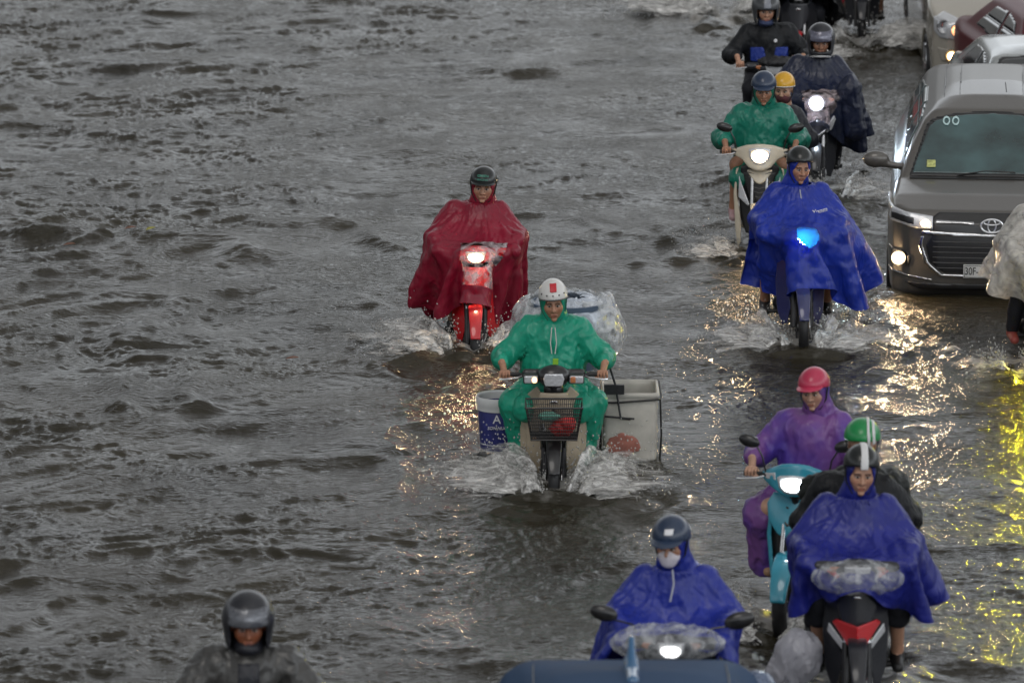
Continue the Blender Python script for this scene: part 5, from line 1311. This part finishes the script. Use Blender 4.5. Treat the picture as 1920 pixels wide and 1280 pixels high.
for x0 in (.028, .060):
    f = patch(lambda P: ell(HC, HR)(P), [(x0, .03), (x0+.02, .03), (x0+.012, .18), (x0-.006, .18)], (-.03, -.16, .02), (.08, .12, .18), .002, .004); sdf_obj('white_stripe', f, .0045, MATS['white_plastic'], h)
bgk = crumple(uni([rbox((.16, .86, 1.10), (.22, .17, .22), .09), rbox((.26, .84, .98), (.18, .15, .18), .09, (0, R(25), 0)), cap((-.2, .8, 1.2), (.1, .8, 1.28), .10)], .08), .022, 40.0)
tag(sdf_obj('delivery_bag', bgk, .012, mat('black_bag', (.006, .008, .007), .5, bump=.006, bs=16, spec=.35, fold=True)), 'bulky black delivery bag on the back of the passenger', 'bag').location = g
f = crumple(uni([ell((-.36, -.30, .42), (.14, .14, .16)), ell((-.46, -.28, .30), (.10, .12, .1))], .06), .022, 50.0)
tag(sdf_obj('plastic_bag', f, .009, mat('milky_bag', (.42, .42, .46), .35, transl=.3, coat=.3)), 'milky white plastic bag hanging beside the black motorbike with the red nose', 'bag').location = g
tick('front right')
# ---- 11 masked rider
g = root_at(1262, 1417, .2)
b = underbone(g, R(-4), 'motorbike with plastic wrapped cowl and two black mirrors behind the blue car', blackpaint, blackpaint, lamp=(1, 1, 1), ls=4, mirror=(), levers=())
mirrors(b, 1.06, sides=(-1,), dx=.37, h=.08, tip=.06, sz=1.15); mirrors(b, 1.06, sides=(1,), dx=.37, h=.05, tip=.06, sz=1.25)
wrap('plastic_wrap', (-.02, -.43, 1.02), (.33, .14, .11), b, 14.0)
pos = Pose(head=(-.02, .05, 1.50), yaw=R(-16), tilt=.22, hk=1.03)
p = person(g, R(-4), pos, TONE2, 'rider in a blue poncho, navy helmet and white face mask', GP, hands=False)
blue2 = cloth('mid_blue_nylon', (.016, .030, .27), .15)
sim = poncho_sim((.0, .1, 1.335), .72, .85, .88, collider(pos, bars_coll(lamp=(0, -.36, .9), r=.08)), seed=15, wind=(-1.0, 1.8, .2), cone=.84, slit=(.64, [31, 32, NTH-33, NTH-32]))
pn = sim_obj('poncho', sim, blue2, p)
sleeves(p, pos, blue2); hood(p, pos, blue2, w=.062); h = helmet_half(p, pos, paint('navy_helmet', (.02, .035, .07)), peak_len=.06, wide=1.05)
f = patch(lambda P: ell(HC, HR)(P), [(-.005, .10), (.045, .10), (.045, .13), (-.005, .13)], (-.05, -.16, .08), (.06, .0, .15), .002, .004); sdf_obj('badge', f, .004, MATS['print_white'], h)
f = uni([ell((0, -.052, -.052), (.066, .068, .05)), ell((0, -.07, -.085), (.045, .045, .035))], .02)
on_head(sdf_obj('face_mask', inter(f, lambda P: P[:, 1]+.005, .004), .0055, mat('mask_white', (.62, .58, .62), .8, bump=.001, bs=60), p), pos)
mb = MB(); mb.tube([(-.01, -.03, 1.36), (0, -.065, 1.28), (-.02, -.10, 1.18)], .0055, 6); mb.build('zip', MATS['zip_grey'], pn)
trousers(p, pos, MATS['dark_cloth'], 2, 1.3)
tick('masked')
# ---- 12 dark rider bottom left
g = root_at(470, 1593, .2)
b = underbone(g, R(3), 'motorbike mostly below the frame under the rider in the grey jacket', blackpaint, blackpaint, ls=0)
pos = Pose(head=(0, .05, 1.50), sw=.2, tilt=.12, hk=1.12)
p = person(g, R(3), pos, (.28, .10, .05), 'rider in a grey rain jacket and shiny black helmet at the bottom left', GP)
gj = mat('grey_rain_jacket', (.045, .044, .042), .4, bump=.005, bs=18, coat=.2, var=.2, vs=5); jk = jacket(p, pos, gj, 'jacket', fat=1.6, amp=.02, seed=33)
f = patch(_cache['J'], [(-.07, .8), (.07, .8), (.06, 1.3), (-.06, 1.3)], (-.1, -.4, .8), (.1, .02, 1.32), .003, .010); sdf_obj('front_placket', f, .009, mat('dark_jacket', (.015, .016, .022)), jk, it=2)
trousers(p, pos, MATS['dark_cloth'], 2, 1.3)
h = helmet_full(p, pos, blackpaint, chin=False, visor=mat('mirror_visor', (.10, .105, .12), .2, metal=.4, coat=.6))
f = uni([ell((0, -.03, -.10), (.075, .08, .045)), cap((0, .02, -.12), (0, .05, -.2), .085, .12)], .02); on_head(sdf_obj('neck_gaiter', rough(f, .004, 20), .007, mat('dark_jacket', (.015, .016, .022)), p), pos)
tick('left')
# ---- 13 right edge: white plastic poncho, yellow lamp
g = root_at(1958, 662, .14)
b = underbone(g, R(4), 'dark motorbike with a yellow glowing lamp under white plastic', blackpaint, blackpaint, lamp=(1, .85, .03), ls=1700, levers=(), rl=.09)
f = plate([(-.12, .78), (-.09, .78), (-.05, .70), (-.06, .69)], -.53, .01); sdf_obj('amber_indicator', f, .006, glasslamp('amber_glow', (1, .5, .15), 8), b)
pos = Pose(feet=((-.26, -.02, .28), (.24, 0, .28)))
p = person(g, R(4), pos, TONE, 'rider at the right edge under a translucent white plastic poncho', GP, hands=False)
milky = clear_plastic('milky_poncho', (.62, .60, .56), .55, tl=.3)
sim = poncho_sim((0, .1, 1.335), 1.0, .8, .8, collider(pos, bars_coll(r=.14)), seed=19, wind=(-.8, 1.8, .3), cone=.84, slit=(.64, [31, 32, NTH-33, NTH-32]))
sim_obj('poncho', sim, milky, p, lambda x, y: (np.abs(x) < .2) & (y < -.3) & (y > -.85), clear_plastic('clear_window_c', (.7, .7, .4), .34, tl=.3)); sleeves(p, pos, bj); hood(p, pos, mat('milky_bag', (.42, .42, .46))); helmet_half(p, pos, blackpaint)
trousers(p, pos, MATS['dark_cloth'], 2, 1.4); shoes(p, pos, mat('red_sandal', (.25, .05, .04), .6), 'sandal')
tick('right')
# ---- 7, 8 machines cut by the top of the frame
g = root_at(1500, 96, .3)
b = underbone(g, R(-6), 'black and red motorbike at the top of the picture behind the black jacket', blackpaint, red, ls=0)
pos = Pose(sw=.19)
p = person(g, R(-6), pos, TONE, 'rider in a loose black poncho cut off by the top edge', GP, hands=False)
blk = cloth('black_nylon', (.010, .011, .014), .05, .35)
sim = poncho_sim((0, .1, 1.335), .72, .9, .85, collider(pos, bars_coll(lamp=(0, -.36, .9), r=.08)), seed=23, wind=(.2, 1.8, .3), cone=.84, steps=170)
sim_obj('poncho', sim, blk, p); sleeves(p, pos, blk); helmet_half(p, pos, blackpaint); trousers(p, pos, MATS['dark_cloth'], 2, 1.3); shoes(p, pos, shoe_black)
g = root_at(1616, 58, .14)
b = underbone(g, R(-4), 'dark motorbike at the top edge beside the beige car', blackpaint, blackpaint, ls=0)
f = ell((-.27, -.40, .62), (.075, .05, .13), (0, R(-12), 0)); sdf_obj('red_white_guard', rough(f, .004, 20), .008, mat('guard_red', (.42, .03, .05), .3, coat=1, var=.5, vs=14), b)
p = person(g, R(-4), pos, TONE2, 'rider in an olive brown poncho cut off by the top edge beside the beige car', GP, hands=False)
olive = cloth('olive_nylon', (.035, .030, .012), .05, .45)
sim = poncho_sim((0, .1, 1.335), .85, .9, .9, collider(pos, bars_coll(r=.1)), seed=29, wind=(.4, 1.8, .3), cone=.84, steps=170)
sim_obj('poncho', sim, olive, p); sleeves(p, pos, olive); helmet_half(p, pos, blackpaint); trousers(p, pos, MATS['dark_cloth'], 1.3, 1.4); shoes(p, pos, shoe_black)
tick('top')
# ================================================================== cars
grey = mat('grey_car_paint', (.10, .093, .084), .32, metal=.3, coat=.5, var=.05, vs=3, bump=.0006, bs=35, wet=True)
glass = mat('car_glass', (.035, .072, .074), .08, coat=.6, spec=.7, var=.55, vs=2.6, wet=True); dglass = mat('dark_glass', (.012, .014, .016), .06, coat=1, spec=.8)  # car glass colour mottled at large scale to suggest reflections
g = root_at(1857, 563, .2)
c, f = car(g, R(-5), 'grey brown people carrier with headlight and fog lamp on and rain beaded bonnet', INNOVA, grey, glass, h=.02)
S = lambda pts, s: [(s*x, z) for x, z in pts]
on_skin(c, f, 'grille', [(-.50, .90), (-.45, .935), (.45, .935), (.50, .90), (.50, .78), (.56, .66), (.53, .52), (.40, .42), (-.40, .42), (-.53, .52), (-.56, .66), (-.50, .78)], blackp(), .0, .014, .011)
on_skin(c, f, 'lower_intake', [(-.75, .335), (.75, .335), (.6, .27), (-.6, .27)], blackp(), 0, .012, .011)
gr = c.children[-2]
for z0, z1, x0, x1, m_ in ((.845, .868, .15, .48, chrome()), (.735, .77, .0, .60, chrome())):
    for s in ((-1, 1) if x0 else (1,)):
        po = S([(x0, z0), (x1, z0+.012), (x1, z1+.012), (x0, z1)], s) if x0 else [(-x1, z0+.02), (0, z0), (x1, z0+.02), (x1, z1+.02), (0, z1), (-x1, z1+.02)]
        on_skin(gr, f, 'chrome_bar', po, m_, .016, .011, .009)
for z in (.69, .645, .60, .555, .51, .465): on_skin(gr, f, 'slat', [(-.50, z), (.50, z), (.50, z+.012), (-.50, z+.012)], mat('grey_plastic', (.05, .05, .05)), .014, .009, .0085)
for s in (-1, 1):
    on_skin(gr, f, 'chrome_lip', S([(.60, .75), (.625, .66), (.57, .50), (.44, .395), (.0, .385), (.0, .412), (.42, .42), (.535, .52), (.585, .66), (.57, .74)], s), chrome(), .012, .012, .009)
    hl = on_skin(c, f, 'headlight', S([(.90, .97), (.74, .935), (.50, .905), (.50, .80), (.62, .80), (.88, .84)], s), lensm(), .006, .014, .009)
    on_skin(hl, f, 'dark_housing', S([(.86, .92), (.74, .905), (.66, .89), (.66, .83), (.86, .86)], s), blackp(), .014, .010, .008)
    mb = MB()
    for cx, cz, r in ((.80, .885, .03), (.70, .865, .033)): mb.lathe([(.001, .01), (r*.5, .0), (r, -.02), (r*1.1, .0)], (s*cx, .155 if cx < .75 else .235, cz), 'y', 20, False)
    mb.build('reflector', chrome(), hl)
    mb = MB(); mb.ball((s*.565, .065, .848), (.042, .03, .03), 10); mb.build('bulb', glasslamp('carlamp', WARM, 380), hl)
    on_skin(c, f, 'fog_bezel', S([(.88, .60), (.72, .60), (.68, .54), (.70, .47), (.86, .47)], s), blackp(), .0, .012, .009)
    round_lamp(c, (s*.79, .105, .535), .045, WARM, 560)
    on_skin(c, f, 'bumper_line', S([(.88, .42), (.5, .37), (.5, .352), (.88, .40)], s), chrome(), .004, .008, .008)
    mb = MB(); mb.tube([(s*.60, .5, 1.035), (s*.56, 1.0, 1.085)], .004, 5)
mb = MB()

mb = MB(); e = lambda a, b, cz, r, n=36: [(a*math.cos(t), -.035, cz+b*math.sin(t)) for t in np.linspace(0, 2*math.pi, n)]
mb.tube(e(.093, .058, .85, 0), .0085, 8, False); mb.tube(e(.034, .055, .85, 0), .0065, 8, False); mb.tube(e(.068, .022, .88, 0), .0065, 8, False); mb.build('emblem', mat('silver', (.75, .76, .78), .2, metal=.6), gr)
for x in (-.44, -.30, .26, .40):
    g_ = patch(f, [(x, 2.15), (x+.016, 2.1), (x+.03, 4.0), (x+.014, 4.0)], (x-.01, 2.05, 1.5), (x+.04, 4.05, 1.75), .004, .007, (0, 1)); sdf_obj('roof_seam', g_, .012, blackp(), c)
pl = MB(); pl.box((0, -.03, .455), (.235, .008, .058)); po = pl.build('number_plate', mat('plate_white', (.62, .62, .60), .4), c, smooth=False, bevel=.003)
mb = MB(); mb.tube([(-.225, -.04, .405), (.225, -.04, .405), (.225, -.04, .505), (-.225, -.04, .505), (-.225, -.04, .405)], .0025, 4, False); mb.build('plate_border', mat('ink', (.01, .01, .01), .5), po)
text_mesh('plate_number', '30F-', .092, mat('ink', (.01, .01, .01)), po, (-.165, -.0405, .455), depth=.002, sx=.72)
mb = MB(); mb.box((0, 0, 0), (.3, .012, .01)); 
for s, x in ((1, -.30), (1, .28)):
    mb = MB(); mb.tube([(x, 1.02, 1.10), (x+.25, 1.08, 1.125), (x+.5, 1.06, 1.12)], .007, 6); mb.build('wiper', shoe_black, c)
mb = MB()
for cx in (-.42, -.33): mb.lathe([(.001, .0), (.033, .0), (.036, .004), (.001, .006)], (0, 0, 0), 'y', 24, False)
for cx in (-.405, -.325):
    def st(P, cx=cx): return np.maximum(np.abs(f(P)-.016)-.006, np.abs(np.sqrt((P[:, 0]-cx)**2+((P[:, 2]-1.475)*1.0)**2)-.026)-.007)
    st.bb = (np.array([cx-.04, 1.5, 1.42]), np.array([cx+.04, 1.8, 1.53])); sdf_obj('sticker', st, .006, mat('sticker_pale', (.45, .6, .6), .5), c)
g_ = patch(f, [(-.57, 1.15), (-.49, 1.15), (-.49, 1.20), (-.57, 1.20)], (-.6, 1.0, 1.13), (-.46, 1.5, 1.22), .016, .006); sdf_obj('sticker', g_, .006, mat('sticker_yellow', (.4, .42, .15), .5, var=.5, vs=40), c)
mb = MB(); mb.tube([(.12, 2.1, 1.66), (.11, 2.25, 1.72)], .004, 5); mb.build('aerial', shoe_black, c)
tick('innova')
beige = mat('beige_car_paint', (.42, .39, .33), .26, metal=.35, coat=1.0, var=.04, vs=3, wet=True)
g = root_at(1893, 158, .2)
c, f = car(g, 0, 'pale gold car at the top right with big round headlights on', SEDAN, beige, dglass, zs=1.22, ws=1.0, h=.024)
for s in (-1, 1):
    hl = on_skin(c, f, 'headlight', S([(.80, .88), (.68, .93), (.50, .86), (.44, .70), (.52, .66), (.74, .67), (.80, .74)], s), lensm(), .006, .014, .01)
    mb = MB()
    for cx, cz, yy in ((.70, .80, .16), (.56, .77, .07)): mb.lathe([(.001, .01), (.04, -.0), (.07, -.03), (.078, .0)], (s*cx, yy, cz), 'y', 24, False)
    mb.build('reflector', chrome(), hl)
    mb = MB(); mb.ball((s*.56, .03, .765), (.05, .03, .045), 10); mb.build('bulb', glasslamp('warmbulb', (1, .45, .2), 3.5), hl)
    on_skin(c, f, 'fog_bezel', S([(.76, .56), (.5, .56), (.45, .44), (.72, .42)], s), beige, .004, .01, .01)
    round_lamp(c, (s*.62, .075, .49), .052, (1, .62, .25), 40)
on_skin(c, f, 'grille', [(-.38, .78), (.38, .78), (.30, .62), (-.30, .62)], blackp(), .002, .012, .01); on_skin(c, f, 'lower_intake', [(-.42, .42), (.42, .42), (.36, .30), (-.36, .30)], blackp(), .002, .012, .01)
redcar = mat('maroon_car_paint', (.085, .003, .007), .35, coat=.12, spec=.25, wet=True, var=.05)
g = root_at(2105, 291, .2)
c, f = car(g, R(7), 'dark red saloon with dark side windows behind the grey people carrier', SEDAN, redcar, dglass, h=.026)
for s in (-1, 1):
    hl = on_skin(c, f, 'headlight', S([(.80, .62), (.55, .60), (.48, .53), (.7, .50), (.82, .54)], s), blackp(), .006, .012, .01)
    on_skin(hl, f, 'light_strip', S([(.80, .645), (.55, .618), (.55, .60), (.80, .622)], s), glasslamp('drl', (.75, .88, 1), 9), .016, .009, .009)
on_skin(c, f, 'grille', [(-.38, .52), (.38, .52), (.30, .28), (-.30, .28)], blackp(), .002, .012, .012)
silver = mat('silver_car_paint', (.36, .38, .38), .25, metal=.5, coat=1.0, wet=True, var=.05)
g = root_at(2005, 352, .25)
c, f = car(g, 0, 'silver saloon whose roof shows behind the grey people carrier', SEDAN, silver, dglass, h=.026, zs=.93)
bluecar = mat('blue_car_paint', (.010, .040, .10), .55, coat=.0, spec=.12, var=.08, vs=3, wet=True)
g = root_at(1216, 2302, .2)
c, f = car(g, 0, 'dark blue car roof with a shark fin aerial at the bottom edge', INNOVA, bluecar, mat('pale_glass', (.16, .20, .27), .08, coat=1, spec=.9), zs=1.085, ws=1.09, h=.024)
for x in (-.52, .50):
    g_ = patch(f, [(x, 2.2), (x+.016, 2.2), (x+.016, 4.2), (x, 4.2)], (x-.01, 2.15, 1.6), (x+.03, 4.25, 1.95), .003, .007, (0, 1)); sdf_obj('roof_seam', g_, .012, blackp(), c)
fin = uni([cap((0, 3.5, 1.80), (0, 3.9, 1.80), .035, .04), cap((0, 3.7, 1.82), (0, 3.85, 1.93), .03, .016), cap((0, 3.85, 1.80), (0, 3.88, 1.93), .03, .014)], .03); sdf_obj('shark_fin', fin, .007, mat('fin_blue', (.02, .10, .22), .25, coat=1), c)
g = ground(1412, 1500); f = crumple(uni([ell((0, 0, 0), (.14, .12, .16)), ell((.09, 0, -.1), (.12, .12, .12))], .06), .018, 60.0)
o = sdf_obj('plastic_bundle', f, .009, clear_plastic('bundle_plastic', (.13, .17, .26), .8, 20)); o.location = (g.x, g.y, .62)
tag(o, 'grey blue plastic wrapped bundle beside the blue car roof', 'bundle')
tick('cars')
# ================================================================== white water
SPL = [(878, 668, 1.15, 'wave thrown up by the front wheel of the red motorbike', 1, 1.25), (1040, 925, 1.2, 'wave curling round the front wheel of the cream motorbike', 2, 1.05), (1500, 655, .9, 'spray round the front wheel of the dark blue motorbike', 3, 1.3),
       (1562, 640, .7, 'spray lit by the lamp beside the rear wheel of the dark blue motorbike', 4, 1.0), (1562, 372, .9, 'splash at the foot of the rider in the navy poncho', 5, 1.0), (1612, 92, 1.2, 'broad splash under the motorbike at the top edge', 6, 1.7),
       (1360, 30, 1.2, 'splash at the top edge left of the graphite helmet', 7, 1.8), (1398, 482, .7, 'low splash behind the blue poncho beside the ivory scooter', 8, 1.3), (1440, 1190, .7, 'churned water at the wheel of the light blue scooter', 9, 1.2),
       (1500, 112, .8, 'splash at the wheel of the black and red motorbike', 10, 1.3), (1905, 700, .5, 'small splash at the wheel by the right edge', 11, 1.0)]
for px, py, s, lb, sd_, wd in SPL: splash(px, py, s, lb, sd_, wd)
# floating leaves
def leaf(px, py, m, rz, lb):
    mb = MB(); n = 9; V = []
    for i in range(n):
        t = i/(n-1); w_ = .022*math.sin(math.pi*t)**.8; V += [(t*.11-.055, -w_, .004+.01*math.sin(t*3)), (t*.11-.055, 0, .0+.01*math.sin(t*3)), (t*.11-.055, w_, .004+.01*math.sin(t*3))]
    Q = [[3*i+a, 3*i+a+1, 3*i+a+4, 3*i+a+3] for i in range(n-1) for a in (0, 1)]
    mb.add(V, Q); g = ground(px, py); h = float(wave_height(np.array([g.x]), np.array([g.y]))[0]); o = link('leaf', mb.mesh('leaf', m), None, (g.x, g.y, h+.012), (R(8), R(-6), rz)); o.modifiers.new('s', 'SOLIDIFY').thickness = .0015
    tag(o, lb, 'leaf', 'leaves drifting on the water')
br = mat('leaf_brown', (.16, .06, .03), .5); yl = mat('leaf_yellow', (.28, .26, .03), .5)
leaf(245, 448, br, .2, 'brown leaf floating at the far left wave'); leaf(283, 453, yl, .7, 'yellow green leaf floating near the far left wave'); leaf(548, 679, br, 0, 'brown leaf floating left of the red motorbike'); leaf(130, 466, br, .1, 'reddish leaf floating nearest the left edge')
try:
    scene.cycles.transparent_max_bounces = 24; scene.cycles.sample_clamp_indirect = 6.0
except Exception: pass
tick('done')
